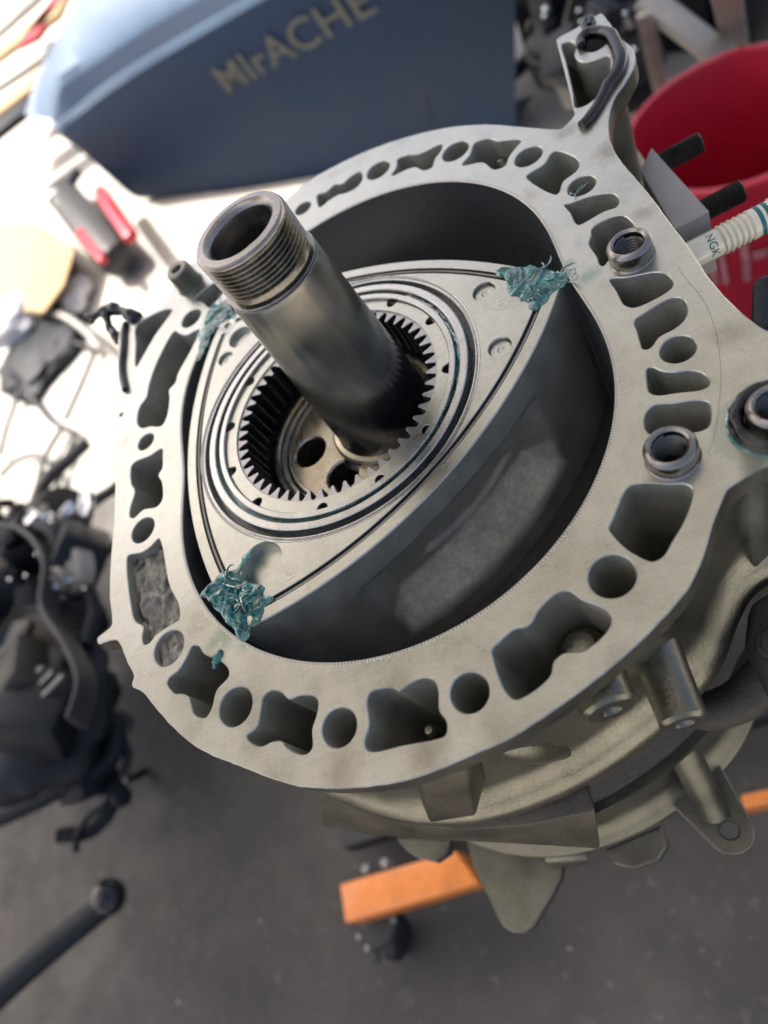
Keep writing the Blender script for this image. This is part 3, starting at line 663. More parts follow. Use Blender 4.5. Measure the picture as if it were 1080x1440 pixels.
lathe('end_rim',(0,0,0),[(17.0,82.0),(17.4,82.6),(17.2,83.7),(16.8,84.2),(14.2,84.4),(13.6,84.1),(12.4,82.6),(12.2,82),(12.1,74)],M['dowel'],sh,128)
lathe('inner_bore',(0,0,0),[(12.1,74),(12.0,71),(10.2,69.5),(9.7,69.4),(9.6,50),(8,49),(0,49)],M['dowel'],sh,96)
# eccentric lobe with two lightening holes and bronze-tinted oily face
lobe_h=[]
for u,v,r_ in ((436,635,7.9),(482,668,7.6)):
    q=at(u,v,-25); lobe_h.append(ccw(circle(q.x,q.y,r_,48)))
plate('lobe',circle(RC.x,RC.y,36.9,200),lobe_h,-25,-58,M['lobe'],sh,None,.8)
lathe('lobe_step',cz,[(36.2,-24.6),(35.7,-24.1),(34.9,-24.1),(34.5,-24.95)],M['ring'],sh,160)
lathe('shaft_flange',(0,0,0),[(22.8,-21.2),(25.4,-21.8),(26.4,-22.8),(26.6,-24.7)],M['lobe'],sh,120)
# ------------------------------------------------------------------ castings stacked below
mid=thing('intermediate_housing','dark cast iron middle housing sandwiched between the two aluminium rotor housings','engine housing',(0,0,-130))
SM2=gauss(OUTL,14)
plate('housing_body',offset(SM2,-4),[circle(0,0,45,80)],-80.1,-130,M['iron'],mid,[(offset(SM2,-4),-80.5),(offset(SM2,-4),-84),(offset(SM2,-9),-88),(offset(SM2,-9),-122),(offset(SM2,-4),-127),(offset(SM2,-4),-130)],.4)
# mounting lug across the front
def two(l,z): return [tuple(at(u,v,z)[:2]) for u,v in l]
ot=two([(449,1122),(520,1143),(640,1168),(740,1160),(838,1139)],-86); ob_=two([(450,1163),(520,1175),(600,1181),(720,1187),(845,1196)],-116)
prism('mounting_lug',ot+[(-120,-20),(-110,60)],ob_+[(-120,-22),(-110,60)],-86,-116,M['lug'],mid,1.6)
low=thing('lower_rotor_housing','dull grey aluminium rotor housing under the dark iron one, with drilled ear','engine housing',(0,0,-210))
SM3=gauss(OUTL,12)
def wp(S_,z0,z1): return [(S_,z0-.35),(offset(S_,.8),z0-3),(S_,z0-7),(offset(S_,-3),z0-10),(offset(S_,-7),z0-14),(offset(S_,-7.5),z1+24),(offset(S_,-6),z1+16),(offset(S_,-2),z1+11),(offset(S_,1),z1+7),(offset(S_,1.2),z1+3),(S_,z1)]
plate('housing_body',SM3,[circle(0,0,60,80)],-130.1,-210,M['cast2'],low,wp(offset(SM3,-1),-130,-210),.4)
# vertical post boss and ear with hole
q=at(1025,1166,-200)
dirn=Vector((-.95,-.32,0)).normalized()
radial_boss('bolt_boss',965,1052,-160,7.5,26,2.5,M['cast2'],low,(-.93,-.36,0))
radial_boss('bolt_boss',885,1105,-172,6,14,2.4,M['cast2'],low,(-.95,-.3,0))
def ear(name,c,r,hole,back,z,th_,mt,parent):
    d=(Vector(back)-Vector(c)).normalized(); n_=Vector((-d.y,d.x)); L_=(Vector(back)-Vector(c)).length
    a0=math.atan2(n_.y,n_.x); P_=[]
    for i in range(25):
        a=a0+math.pi*i/24; P_.append((c[0]+r*math.cos(a),c[1]+r*math.sin(a)))
    P_=[tuple(Vector(back)+n_*r*1.5)]+P_+[tuple(Vector(back)-n_*r*1.5)]
    P_=ccw(P_); P_=resample(P_,1.0)
    return plate(name,P_,[circle(c[0],c[1],hole,36)],z,z-th_,mt,parent,None,.7,None,True)
ear('drilled_ear',(q.x,q.y),11.0,4.2,(q.x+28,q.y+8),-200,7,M['cast2'],low)
# upright cylinder joining the ear to the wall
a=at(1003,1140,-196); b_=at(955,1045,-150)
tube('ear_post',[tuple(a),tuple((a+b_)/2),tuple(b_)],lambda t:6.8+.6*t,M['cast2'],low,32,False)
fr=thing('front_housing','grey cast front housing at the bottom of the engine with rounded lobes below the rim','engine housing',(0,0,-260))
plate('housing_body',offset(SM3,-6),[circle(0,0,30,60)],-210.1,-258,M['cast2'],fr,[(offset(SM3,-5),-211),(offset(SM3,-5),-222),(offset(SM3,-9),-226),(offset(SM3,-12),-258)],.4)
lobe1=two([(655,1185),(664,1215),(676,1243),(689,1268),(700,1292),(708,1304),(722,1312),(738,1311),(750,1302),(764,1278),(778,1254),(788,1232),(792,1205),(720,1150)],-222)
plate('casting_lobe',resample(ccw(lobe1),1.5),[],-222,-231,M['cast2'],fr,None,.9,None,True)
lobe2=two([(556,1178),(570,1195),(588,1207),(610,1212),(628,1200),(634,1180)],-220)
plate('casting_lobe',resample(ccw(lobe2),1.5),[],-220,-229,M['cast2'],fr,None,.9,None,True)
lobe3=two([(850,1195),(865,1215),(890,1222),(925,1210),(938,1190),(930,1160)],-222)
plate('casting_lobe',resample(ccw(lobe3),1.5),[],-222,-231,M['cast2'],fr,None,.9,None,True)
prism('seam_block',two([(763,1196),(823,1192),(826,1208),(768,1213)],-207),two([(763,1200),(823,1196),(829,1216),(770,1221)],-216),-207,-216,M['cast'],fr,.6)
# ------------------------------------------------------------------ right-hand side: cover with cast characters
cov=thing('side_cover','dark cast side cover with raised characters at the right edge below the joint face','cover',(-95,-110,-60))
cp=two([(1024,690),(1100,645),(1170,640),(1170,830),(1080,840),(1052,838),(1042,800)],-18)
def pl(l,z): return two(l,z)
prism('cover_wall',[(-111,-108),(-106,-121),(-40,-150),(-40,-143)],[(-109,-107),(-104,-120),(-40,-148),(-40,-141)],-3,-70,M['navy'],cov,2)
prism('cover_foot',two([(1056,850),(1100,820),(1140,900),(1090,990),(1050,905)],-74),two([(1052,862),(1100,830),(1140,920),(1090,1005),(1046,915)],-86),-74,-86,M['iron'],cov,2)
lathe('cover_bolt',tuple(at(1084,905,-72)),[(0,1.5),(3,1.5),(3.4,.6),(4.6,.6),(5.2,0),(5.2,-3)],M['iron'],cov,32)
tube('pipe_elbow',[tuple(at(1100,930,-95)),tuple(at(1040,985,-105)),tuple(at(985,1000,-112)),tuple(at(960,985,-116))],lambda t:9-2*t,M['iron'],cov,20)
# raised characters on the slanting wall
nrm=Vector((-.55,-.83,0)).normalized()
def walltext(txt,u,v,p0,n,size,m,parent,name,ext=.6,up=Vector((0,0,1)),rotz=0,mm=True):
    cu=bpy.data.curves.new('t','FONT'); cu.body=txt; cu.size=size*K; cu.extrude=ext*K; cu.offset=.02*size*K
    ob=bpy.data.objects.new('tmp',cu); COL.objects.link(ob); dg=bpy.context.evaluated_depsgraph_get(); me=bpy.data.meshes.new_from_object(ob.evaluated_get(dg)); bpy.data.objects.remove(ob)
    x=up.cross(n).normalized(); y=n.cross(x).normalized(); q=atp(u,v,p0,n)
    Mx=Matrix((x,y,n)).transposed().to_4x4(); me.materials.clear()
    me.transform(Matrix.Translation(V(*q))@Mx@Matrix.Rotation(rotz,4,'Z')); return link(name,me,m,parent)
wn=Vector((-17,-5,0)).normalized()
p0=Vector((-104,-121,-30)); wn=Vector((-29,-64,0)).normalized(); wn=Vector((wn.x,wn.y,0))
walltext('59',1066,790,p0,wn,11,M['cast'],cov,'raised_character',.5,rotz=0)
# ------------------------------------------------------------------ exhaust studs, plate, spark plug
pt=thing('port_plate','light grey flat port plate with two studs at the upper right edge of the engine','plate',(60,-140,-40))
pp_=two([(916,206),(998,297),(948,323),(900,240)],-32)
prism('plate_body',pp_,pp_,-32,-66,M['gasket'],pt,.8)
def stud(x,z,y0,y1,label):
    t=thing('threaded_stud',label,'stud',(x,y0,z),'black studs sticking out of the port plate')
    prof=[(0,0),(4.9,0)]
    n=int((y0-y1)/1.25)
    for i in range(n): prof+=[(5.0,i*1.25+.1),(4.35,i*1.25+.7)]
    prof+=[(4.9,n*1.25),(4.3,n*1.25+.8),(0,n*1.25+.8)]
    lathe('stud_shank',(x,y0,z),prof,M['stud'],t,28,(0,-1,0),angle=25)
stud(83.4,-40,-150,-174,'short black threaded stud nearest the top of the port plate')
stud(41.5,-40,-146,-174,'black threaded stud beside the white spark plug, with visible fine thread')
sp=thing('spark_plug','white ribbed ceramic spark plug with teal bands sticking out of the engine side','spark plug',(20,-136,-40))
ang=(0.02,-1,0)
pr=[(5.7,-9),(5.95,0),(5.95,12.5)]; h=12.5
for i in range(6): pr+=[(5.5,h+.35),(5.45,h+.7),(6.35,h+1.35),(6.35,h+1.75)]; h+=2.35
pr+=[(6.15,h+.4),(6.15,h+8.6)]
lathe('insulator',(20,-142,-40),pr,M['ceramic'],sp,48,ang,angle=60)
for k in range(2): lathe('colour_band',(20,-142,-40),[(6.15,h+1.6+k*3),(6.24,h+1.7+k*3),(6.24,h+3.3+k*3),(6.15,h+3.4+k*3)],M['tealpaint'],sp,48,ang)
lathe('terminal',(20,-142,-40),[(6.2,h+8.5),(6.8,h+8.8),(6.9,h+14),(5,h+15),(0,h+15)],M['plug'],sp,32,ang)
lathe('hex_shell',(20,-142,-40),[(0,-30),(8.5,-30),(9,-12),(8,-9.5),(5.9,-9)],M['plug'],sp,6,ang,angle=10)
# NGK print wrapped on the insulator (flat print, 0.05 mm proud)
cu=bpy.data.curves.new('t','FONT'); cu.body='NGK'; cu.size=4.8*K; cu.extrude=.0; ob=bpy.data.objects.new('tmp',cu); COL.objects.link(ob)
dg=bpy.context.evaluated_depsgraph_get(); me=bpy.data.meshes.new_from_object(ob.evaluated_get(dg)); bpy.data.objects.remove(ob); me.materials.clear()
bm=bmesh.new(); bm.from_mesh(me); bmesh.ops.triangulate(bm,faces=bm.faces); 
for e in range(2): bmesh.ops.subdivide_edges(bm,edges=bm.edges[:],cuts=1)
for v in bm.verts:
    a=(v.co.x/K)/6.0; hgt=v.co.y/K-9
    # around the insulator axis (-y): start angle facing the camera
    b0=math.radians(275)-a; v.co=V(20+6.0*math.cos(b0),-149.5-(v.co.y/K),-40-6.0*math.sin(b0))
bm.to_mesh(me); bm.free(); link('print',me,M['tealpaint'],sp)
# ------------------------------------------------------------------ black sealant beads
def rough_bead(name,label,path,r,mt,group=None,amp=.25,flat=1):
    path=catmull(path,1.0,False); vs=[];fs=[]; n=14; k=len(path)
    tube_geo(vs,fs,path,lambda t:r(t) if callable(r) else r,n)
    vs=[tuple(Vector(v)+Vector((noise.noise(Vector(v)*.16),noise.noise(Vector(v)*.16+Vector((9,0,0))),noise.noise(Vector(v)*.16+Vector((0,9,0)))))*amp) for v in vs]
    o_=mesh(name,vs,fs,mt,None,True,70); return tag(o_,label,'sealant',group)
def p3(l,z): return [tuple(at(u,v,z if not isinstance(z,list) else z[i])) for i,(u,v) in enumerate(l)]
rough_bead('sealant_bead','thick black sealant bead curling down the horn at the top of the housing',p3(C([(375,175),(372,150),(400,125),(445,122),(480,135),(505,175),(520,225),(505,280),(470,330),(450,370),(425,415),(395,455),(372,478)],.3704,680,0),1.2),lambda t:2.4+.9*math.sin(3.14*min(1,t*1.15)),M['rtv'])
rough_bead('sealant_bead','small black sealant dab at the very tip of the horn',p3(C([(385,130),(388,110),(385,90),(400,70),(408,75),(402,100)],.3704,680,0),1.2),1.9,M['rtv'])
rough_bead('sealant_bead','straight black sealant bead on the left ear of the housing',p3([(176,548),(172,530),(171,510),(173,490),(174,470),(176,455)],1.0),1.8,M['rtv'])
rough_bead('sealant_bead','black torn strip of sealant stretching off the left ear of the housing',p3([(192,448),(178,440),(165,436),(150,436),(135,444),(124,450)],[1,2,3,4,5,4]),lambda t:3.4-1.2*abs(t-.3)+.8*math.sin(t*14),M['blackgloss'],amp=1.6)
rough_bead('sealant_bead','black sealant fold hanging beside the straight bead on the left ear',p3([(150,440),(152,455),(160,470),(168,480)],[4,2,0,-2]),2.6,M['blackgloss'],amp=1.2)
# ------------------------------------------------------------------ teal grease clumps
def strands(cx,cy,R_,n,zb,seed,vs,fs,rad=(.35,.9),length=(5,12),height=4,elong=(1,1,0)):
    rnd=random.Random(seed)
    for s_ in range(n):
        a=rnd.uniform(0,6.28); rr=R_*math.sqrt(rnd.random()); ex,ey,ea=elong
        x=rr*math.cos(a)*ex; y=rr*math.sin(a)*ey; p_=Vector((cx+x*math.cos(ea)-y*math.sin(ea),cy+x*math.sin(ea)+y*math.cos(ea),zb+rnd.uniform(.2,height)*(1-.6*rr/R_)))
        hd_=rnd.uniform(0,6.28); path=[p_.copy()]; Lg=rnd.uniform(*length); st=Lg/7
        for j in range(7):
            hd_+=rnd.uniform(-.8,.8); p_=p_+Vector((math.cos(hd_)*st,math.sin(hd_)*st,rnd.uniform(-.5,.4)*st))
            p_.z=max(p_.z,zb+.15); path.append(p_.copy())
        r0_=rnd.uniform(*rad); path=catmull(path,.8,False)
        tube_geo(vs,fs,path,lambda t:r0_*(.35+.65*math.sin(3.14*min(.98,max(.05,t))))*(1+.3*math.sin(t*17)),7)
def sheetfilm(poly,z,amp,seed,vs,fs,step=.6):
    P_=ccw(poly); xs=[p_[0] for p_ in P_]; ys=[p_[1] for p_ in P_]
    def inside(x,y):
        c_=False
        for i in range(len(P_)):
            a,b_=P_[i-1],P_[i]
            if (a[1]>y)!=(b_[1]>y) and x<(b_[0]-a[0])*(y-a[1])/(b_[1]-a[1])+a[0]: c_=not c_
        return c_
    def edge(x,y): 
        d=1e9
        for i in range(len(P_)):
            a=Vector(P_[i-1]);b_=Vector(P_[i]);ab=b_-a; t=max(0,min(1,(Vector((x,y))-a).dot(ab)/max(ab.dot(ab),1e-9))); d=min(d,(a+ab*t-Vector((x,y))).length)
        return d
    idx={}; nx=int((max(xs)-min(xs))/step)+2; ny=int((max(ys)-min(ys))/step)+2
    for i in range(nx):
        for j in range(ny):
            x=min(xs)+i*step; y=min(ys)+j*step
            w=Vector((x,y,seed)); x2=x+noise.noise(w*.5)*1.0; y2=y+noise.noise(w*.5+Vector((7,7,7)))*1.0
            if inside(x,y):
                e=min(1,edge(x,y)/2.5); h_=z+.12+amp*e*max(0,.3+1.0*abs(noise.noise(w*.16))+1.3*(.5-abs(noise.noise(w*.3)))**2*2+.22*noise.noise(w*.8))
                idx[(i,j)]=len(vs); vs.append((x2,y2,h_))
    for (i,j),a in list(idx.items()):
        if (i+1,j) in idx and (i,j+1) in idx and (i+1,j+1) in idx: fs.append((a,idx[(i+1,j)],idx[(i+1,j+1)],idx[(i,j+1)]))
def inpoly(P_,x,y):
    c_=False
    for i in range(len(P_)):
        a,b_=P_[i-1],P_[i]
        if (a[1]>y)!=(b_[1]>y) and x<(b_[0]-a[0])*(y-a[1])/(b_[1]-a[1])+a[0]: c_=not c_
    return c_
def wet(name,elems,parent,res=.42):
    """elems: (x,y,z,r) in mm -> one smooth liquid-looking skin"""
    mb=bpy.data.metaballs.new('tmp'); mb.resolution=res; mb.render_resolution=res; mb.threshold=.35
    c0=elems[0]
    for x,y,z,r in elems:
        e=mb.elements.new(); e.co=(x-c0[0],y-c0[1],z); e.radius=r*1.55
    ob=bpy.data.objects.new('tmpmeta_'+name+str(len(elems)),mb); COL.objects.link(ob); dg=bpy.context.evaluated_depsgraph_get(); dg.update()
    me=bpy.data.meshes.new_from_object(ob.evaluated_get(dg)); bpy.data.objects.remove(ob)
    me.transform(Matrix.Translation((c0[0]*K,c0[1]*K,ZO))@Matrix.Diagonal((K,K,K,1))); me.materials.clear()
    return link(name,me,M['grease'],parent,True,80)
def greasething(label,poly,z,amp,clumps,seed):
    t=thing('grease_clump',label,'grease',tuple(sum((Vector((*q,0)) for q in poly),Vector())/len(poly)),'wet teal grease round the rotor corners')
    P_=ccw(poly); st=.36; mg=2.0
    def sd(x,y):
        q=Vector((x,y)); d=1e9
        for i in range(len(P_)):
            a=Vector(P_[i-1]);b_=Vector(P_[i]);ab=b_-a; t_=max(0,min(1,(q-a).dot(ab)/max(ab.dot(ab),1e-9))); d=min(d,(a+ab*t_-q).length)
        return d if inpoly(P_,x,y) else -d
    x0=min(q[0] for q in P_)-mg; x1=max(q[0] for q in P_)+mg; y0=min(q[1] for q in P_)-mg; y1=max(q[1] for q in P_)+mg
    nx=int((x1-x0)/st)+1; ny=int((y1-y0)/st)+1; idx={}; vs=[]; fs=[]
    for i in range(nx):
        for j in range(ny):
            x=x0+i*st; y=y0+j*st; w=Vector((x,y,seed*5))
            d=sd(x,y)+1.6*noise.noise(w*.25)+.25*noise.noise(w*.7)
            if d<-.9: continue
            wp_=Vector((noise.noise(w*.11),noise.noise(w*.11+Vector((5,1,2))),0))*4.5
            r1=max(0,1-abs(noise.noise((w+wp_)*Vector((.17,.17,.17)).x))/.22); r2=max(0,1-abs(noise.noise((w+wp_*.6)*.36+Vector((3,3,3))))/.25)
            h_=sstep(d,-.3,2.2)*(.25+amp*(.75*r1*r1+.28*r2*(.3+r1)+.22*noise.noise(w*.12)))-.3*(d<0)*(-d)
            idx[(i,j)]=len(vs); vs.append((x+.55*noise.noise(w*.45+Vector((1,8,2)))*h_,y+.55*noise.noise(w*.45+Vector((8,1,3)))*h_,z-.12+h_))
    for (i,j),a in list(idx.items()):
        if (i+1,j) in idx and (i,j+1) in idx and (i+1,j+1) in idx: fs.append((a,idx[(i+1,j)],idx[(i+1,j+1)],idx[(i,j+1)]))
    mesh('grease_film',vs,fs,M['grease'],t,True,180)
    vs=[];fs=[]
    for c_ in clumps:
        rn=random.Random(c_[5]); rad=c_[6]; ln=c_[7]
        for s_ in range(c_[3]):
            a=rn.uniform(0,6.28); rr=c_[2]*math.sqrt(rn.random()); p_=Vector((c_[0]+rr*math.cos(a),c_[1]+rr*math.sin(a),c_[4]+rn.uniform(.1,amp*.5)))
            hd_=rn.uniform(0,6.28); Lg=rn.uniform(*ln)*1.2; turn=rn.uniform(-.35,.35); r0_=rn.uniform(*rad)*.42; path=[tuple(p_)]
            for j in range(9):
                hd_+=turn+rn.uniform(-.15,.15); p_=p_+Vector((math.cos(hd_)*Lg/9,math.sin(hd_)*Lg/9,rn.uniform(-.3,.25))); p_.z=max(p_.z,c_[4]+.05); path.append(tuple(p_))
            tube_geo(vs,fs,catmull(path,.4,False),lambda q_:max(.08,r0_*math.sin(3.1*min(.97,max(.03,q_)))**.6),8)
    mesh('grease_strands',vs,fs,M['grease'],t,True,180); return t
c1=pts(C([(300,210),(450,195),(560,190),(640,200),(740,220),(790,250),(850,205),(862,250),(800,330),(740,380),(690,430),(660,480),(620,522),(590,510),(560,470),(470,420),(420,380),(400,300)],.185,640,340),0)
k1=at(767,397,0); k1b=at(790,385,0); k1c=at(755,420,0)
greasething('web of glossy teal grease over the rotor corner pointing at the spark plug',c1,0,1.9,[(k1.x,k1.y,7,5,.4,3,(.5,1.0),(5,9)),(k1b.x,k1b.y,3,4,.2,4,(.6,1.1),(3,6)),(k1c.x,k1c.y,3,2,.4,5,(.4,.8),(3,6))],1)
c2=pts(C([(500,180),(430,230),(390,330),(300,350),(240,400),(215,440),(140,500),(135,530),(200,560),(260,640),(310,700),(370,780),(400,850),(450,860),(490,830),(500,770),(560,720),(590,600),(650,550),(640,530),(600,520),(600,470),(520,450),(440,430),(430,350),(470,250)],.185,260,740),0)
k2=at(335,840,0); k2b=at(347,852,0); k2c=at(325,815,0); k2d=at(340,885,0)
greasething('thick torn lump of teal grease over the lowest rotor corner',c2,0,3.0,[(k2.x,k2.y,5,5,.6,13,(.7,1.4),(5,9)),(k2b.x,k2b.y,4,4,.6,14,(.8,1.5),(4,8)),(k2c.x,k2c.y,3,3,.3,15,(.6,1.1),(4,7)),(k2d.x,k2d.y,2.5,5,-3,16,(.8,1.6),(3,5))],2)
c3=pts([(300,425),(322,430),(330,445),(312,452),(300,462),(292,480),(286,496),(278,505),(282,470),(288,445)],0)
k3=at(305,450,0)
greasething('pale teal grease streak on the rotor corner behind the shaft',c3,0,1.6,[(k3.x,k3.y,9,16,.2,23,(.3,.7),(6,14),2)],3)
# grease drips inside the openings edge
q=at(306,928,0); t=thing('grease_drip','small teal grease drip on the edge of the lower left opening','grease',tuple(q)); rn=random.Random(4); wet('drip',[(q.x+rn.gauss(0,1.3),q.y+rn.gauss(0,1.0),rn.uniform(-.5,.7),rn.uniform(.5,1.0)) for _ in range(26)],t)
q=at(811,270,0); t=thing('grease_drip','thin teal grease hair on the rim of the small hole near the horn','grease',tuple(q)); vs=[];fs=[]; strands(q.x,q.y,1.5,4,.1,33,vs,fs,(.2,.4),(3,6),1); mesh('drip',vs,fs,M['grease'],t,True,80)
# wet beads in the ring groove
t=thing('grease_ring','wet teal grease beads lying in the groove between the two oil rings','grease',(RC.x,RC.y,-3)); vs=[];fs=[]; rnd=random.Random(5)
for s_ in range(70):
    a0=rnd.uniform(-3.3,.3); l_=rnd.uniform(.03,.16); rr=rnd.uniform(57.9,58.9)
    tube_geo(vs,fs,[(RC.x+rr*math.cos(a0+l_*j/8),RC.y+rr*math.sin(a0+l_*j/8),-2.6+rnd.uniform(0,.5)) for j in range(9)],rnd.uniform(.25,.6),6)
mesh('grease_bead',vs,fs,M['grease'],t,True,80)
# ------------------------------------------------------------------ engine stand
st=thing('engine_stand','bright orange steel stand leg with black castor under the engine','engine stand',(0,0,-800))
leg=[at(u,v,-690) for u,v in ((477,1243),(640,1196),(675,1243),(485,1299))]
prism('stand_foot',[tuple(q[:2]) for q in leg],[tuple(q[:2]) for q in leg],-690,-735,M['orange'],st,3)
leg2=[at(u,v,-690) for u,v in ((1040,1118),(1300,1062),(1300,1084),(1047,1138))]
prism('stand_foot',[tuple(q[:2]) for q in leg2],[tuple(q[:2]) for q in leg2],-690,-730,M['orange'],st,3)
box('stand_beam',(30,120,-745),(60,620,40),M['black'],st,None,3)
box('stand_post',(60,20,-530),(50,50,400),M['black'],st,None,3)
box('stand_head',(20,10,-300),(150,150,84),M['black'],st,None,6)
for (u,v) in ((515,1222),(542,1214)): lathe('bolt_head',at(u,v,-692),[(0,5),(4,5),(6,3),(6,-8)],M['greysteel'],st,12)
wc=at(548,1318,-765)
cas=thing('castor','black swivel castor under the end of the orange stand foot','castor',(wc.x,wc.y,-800))
lathe('castor_plate',(wc.x+18,wc.y+6,-742),[(0,3),(28,3),(31,0),(28,-3),(0,-3)],M['black'],cas,32)
lathe('wheel',(wc.x,wc.y-6,-772),[(0,-12),(10,-12),(22,-11),(27,-7),(28,0),(27,7),(22,11),(10,12),(0,12)],M['black'],cas,40,(.3,.95,0))
box('castor_fork',(wc.x+6,wc.y+4,-755),(34,40,26),M['black'],cas,None,4)
box('brake_lever',(wc.x-14,wc.y+22,-758),(22,16,5),M['black'],cas,None,2)
for (du,dv) in ((-8,20),(6,30),(14,-22)): lathe('castor_bolt',(wc.x+du,wc.y+dv,-739),[(0,3),(3,3),(4,0)],M['greysteel'],cas,12)
# ------------------------------------------------------------------ dark blue vehicle with lettering
A=at(190,275,-765); B=at(725,180,-765); nrm=Vector((A.y-B.y,-(A.x-B.x),0)).normalized()
if nrm.dot(CAM-A)<0: nrm=-nrm
car=thing('blue_vehicle','dark blue vehicle body with faded gold lettering, parked behind the engine','vehicle',(A.x,A.y,-800))
def cp_(l,off=0): return [atp(u,v,A+nrm*off,nrm) for u,v in l]
def surf(name,rows,mt,n=60,sm=45):
    R_=[]
    for row in rows:
        row=[tuple(q) for q in row]; d=catmull(row,1e9,False); 
        # dense resample by arc length
        dn=[]
        for i in range(n+1):
            t=i/n*(len(row)-1); j=min(int(t),len(row)-2); f=t-j
            p0_,p1_,p2_,p3_=Vector(row[max(j-1,0)]),Vector(row[j]),Vector(row[j+1]),Vector(row[min(j+2,len(row)-1)])
            dn.append(tuple(.5*((2*p1_)+(-p0_+p2_)*f+(2*p0_-5*p1_+4*p2_-p3_)*f*f+(-p0_+3*p1_-3*p2_+p3_)*f**3)))
        R_.append(dn)
    vs=[q for r_ in R_ for q in r_]; fs=[]
    for k in range(len(R_)-1):
        for i in range(n): a=k*(n+1)+i; fs.append((a,a+1,a+n+2,a+n+1))
    return mesh(name,vs,fs,mt,car,True,sm)
bot=[(78,186),(118,216),(152,246),(192,277),(240,274),(300,270),(370,277),(430,262),(520,238),(620,210),(725,180)]
fold=[(76,181),(90,176),(112,162),(140,140),(180,112),(225,84),(290,46),(370,0),(470,-55),(590,-115),(725,-185)]
fold_hi=[(77,179),(88,168),(108,152),(134,130),(172,103),(217,75),(282,37),(362,-9),(462,-64),(582,-124),(725,-196)]
grv=[(74,172),(80,150),(86,125),(104,110),(140,86),(185,55),(250,16),(330,-30),(430,-85),(560,-145),(725,-215)]
g2=[(72,168),(74,145),(82,112),(98,96),(136,72),(180,40),(245,2),(325,-45),(425,-100),(555,-160),(725,-235)]
top=[(34,162),(42,136),(56,100),(72,66),(92,30),(118,-10),(170,-60),(260,-110),(390,-170),(540,-240),(725,-320)]
bulge=[Vector(q) for q in cp_(bot)]
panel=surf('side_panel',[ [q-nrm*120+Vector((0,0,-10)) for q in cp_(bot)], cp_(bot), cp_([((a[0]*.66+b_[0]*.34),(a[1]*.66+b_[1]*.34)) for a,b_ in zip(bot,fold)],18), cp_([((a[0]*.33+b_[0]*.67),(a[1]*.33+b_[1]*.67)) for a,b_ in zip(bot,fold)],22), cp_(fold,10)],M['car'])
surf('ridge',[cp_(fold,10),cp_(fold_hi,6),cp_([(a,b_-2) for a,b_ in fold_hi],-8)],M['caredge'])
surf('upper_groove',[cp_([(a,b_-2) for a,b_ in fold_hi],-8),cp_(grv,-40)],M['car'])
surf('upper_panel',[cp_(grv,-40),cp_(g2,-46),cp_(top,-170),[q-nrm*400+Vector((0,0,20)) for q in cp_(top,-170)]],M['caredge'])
tube('panel_seam',[tuple(q) for q in cp_([(560,-60),(575,40),(600,150),(612,212)],14)],1.6,M['black'],panel,8,True,30)
# lettering on the panel
tn=nrm
def word(txt,u,v,u2,v2,h,off=24):
    P0=atp(u,v,A+nrm*off,nrm); P1=atp(u2,v2,A+nrm*off,nrm); x=(P1-P0); wd=x.length; x.normalize(); y=nrm.cross(x)
    if y.z<0: y=-y
    cu=bpy.data.curves.new('t','FONT'); cu.body=txt; cu.size=1; cu.extrude=.002; cu.offset=.008; cu.space_character=1.02; ob=bpy.data.objects.new('tmp',cu); COL.objects.link(ob)
    dg=bpy.context.evaluated_depsgraph_get(); me=bpy.data.meshes.new_from_object(ob.evaluated_get(dg)); bpy.data.objects.remove(ob); me.materials.clear()
    xs=[v_.co.x for v_ in me.vertices]; ys=[v_.co.y for v_ in me.vertices]; sx=wd/(max(xs)-min(xs)); sy=h/(max(ys)-min(ys))
    for v_ in me.vertices: v_.co=V(*(P0+x*(v_.co.x-min(xs))*sx+y*(v_.co.y)*sy+nrm*(v_.co.z*60)))
    return link('lettering',me,M['letter'],panel)
word('MIrACHE',322,131,532,15,66)
# ------------------------------------------------------------------ red bucket
bx,by,bzr=651,-410,-470
bk=thing('red_bucket','big red plastic bucket with white print standing behind the studs','bucket',(bx,by,-800))
lathe('bucket_wall',(bx,by,0),[(0,-790),(112,-790),(116,-797),(118,-797),(122,-700),(133,bzr-12),(139,bzr-12),(139,bzr-2),(136,bzr),(130,bzr),(127,bzr-6),(116,-780),(0,-780)],M['red'],bk,96)
lathe('bucket_rib',(bx,by,0),[(128,-545),(134.5,-545),(135,-541),(134.5,-537),(129,-537)],M['red'],bk,96)
tube('wire_handle',[(bx+137*math.cos(a),by+137*math.sin(a),bzr-16-70*math.sin((a+2.6)*1.0)**2) for a in [(-2.6+3.14*i/16) for i in range(17)]],3,M['greysteel'],bk,8,True,12)
# white block print on the near side
vs=[];fs=[]
def wallpatch(a0,a1,z0,z1,r_):
    b0=len(vs); n=8
    for j in range(n+1):
        a=a0+(a1-a0)*j/n
        for z in (z0,z1): vs.append((bx+(r_+(z+700)*.0705)*math.cos(a),by+(r_+(z+700)*.0705)*math.sin(a),z))
    for j in range(n): fs.append((b0+2*j,b0+2*j+2,b0+2*j+3,b0+2*j+1))
ca=math.atan2(CAM.y-by,CAM.x-bx)
for (a_,b_,c_,d_) in ((-.55,-.42,-640,-560),(-.38,-.3,-640,-560),(-.26,-.1,-575,-560),(-.26,-.2,-640,-575),(-.05,.02,-640,-560),(.06,.2,-600,-585),(.25,.4,-650,-560)):
    wallpatch(ca+a_,ca+b_,c_,d_,123.2)
mesh('white_print',vs,fs,M['print'],bk)
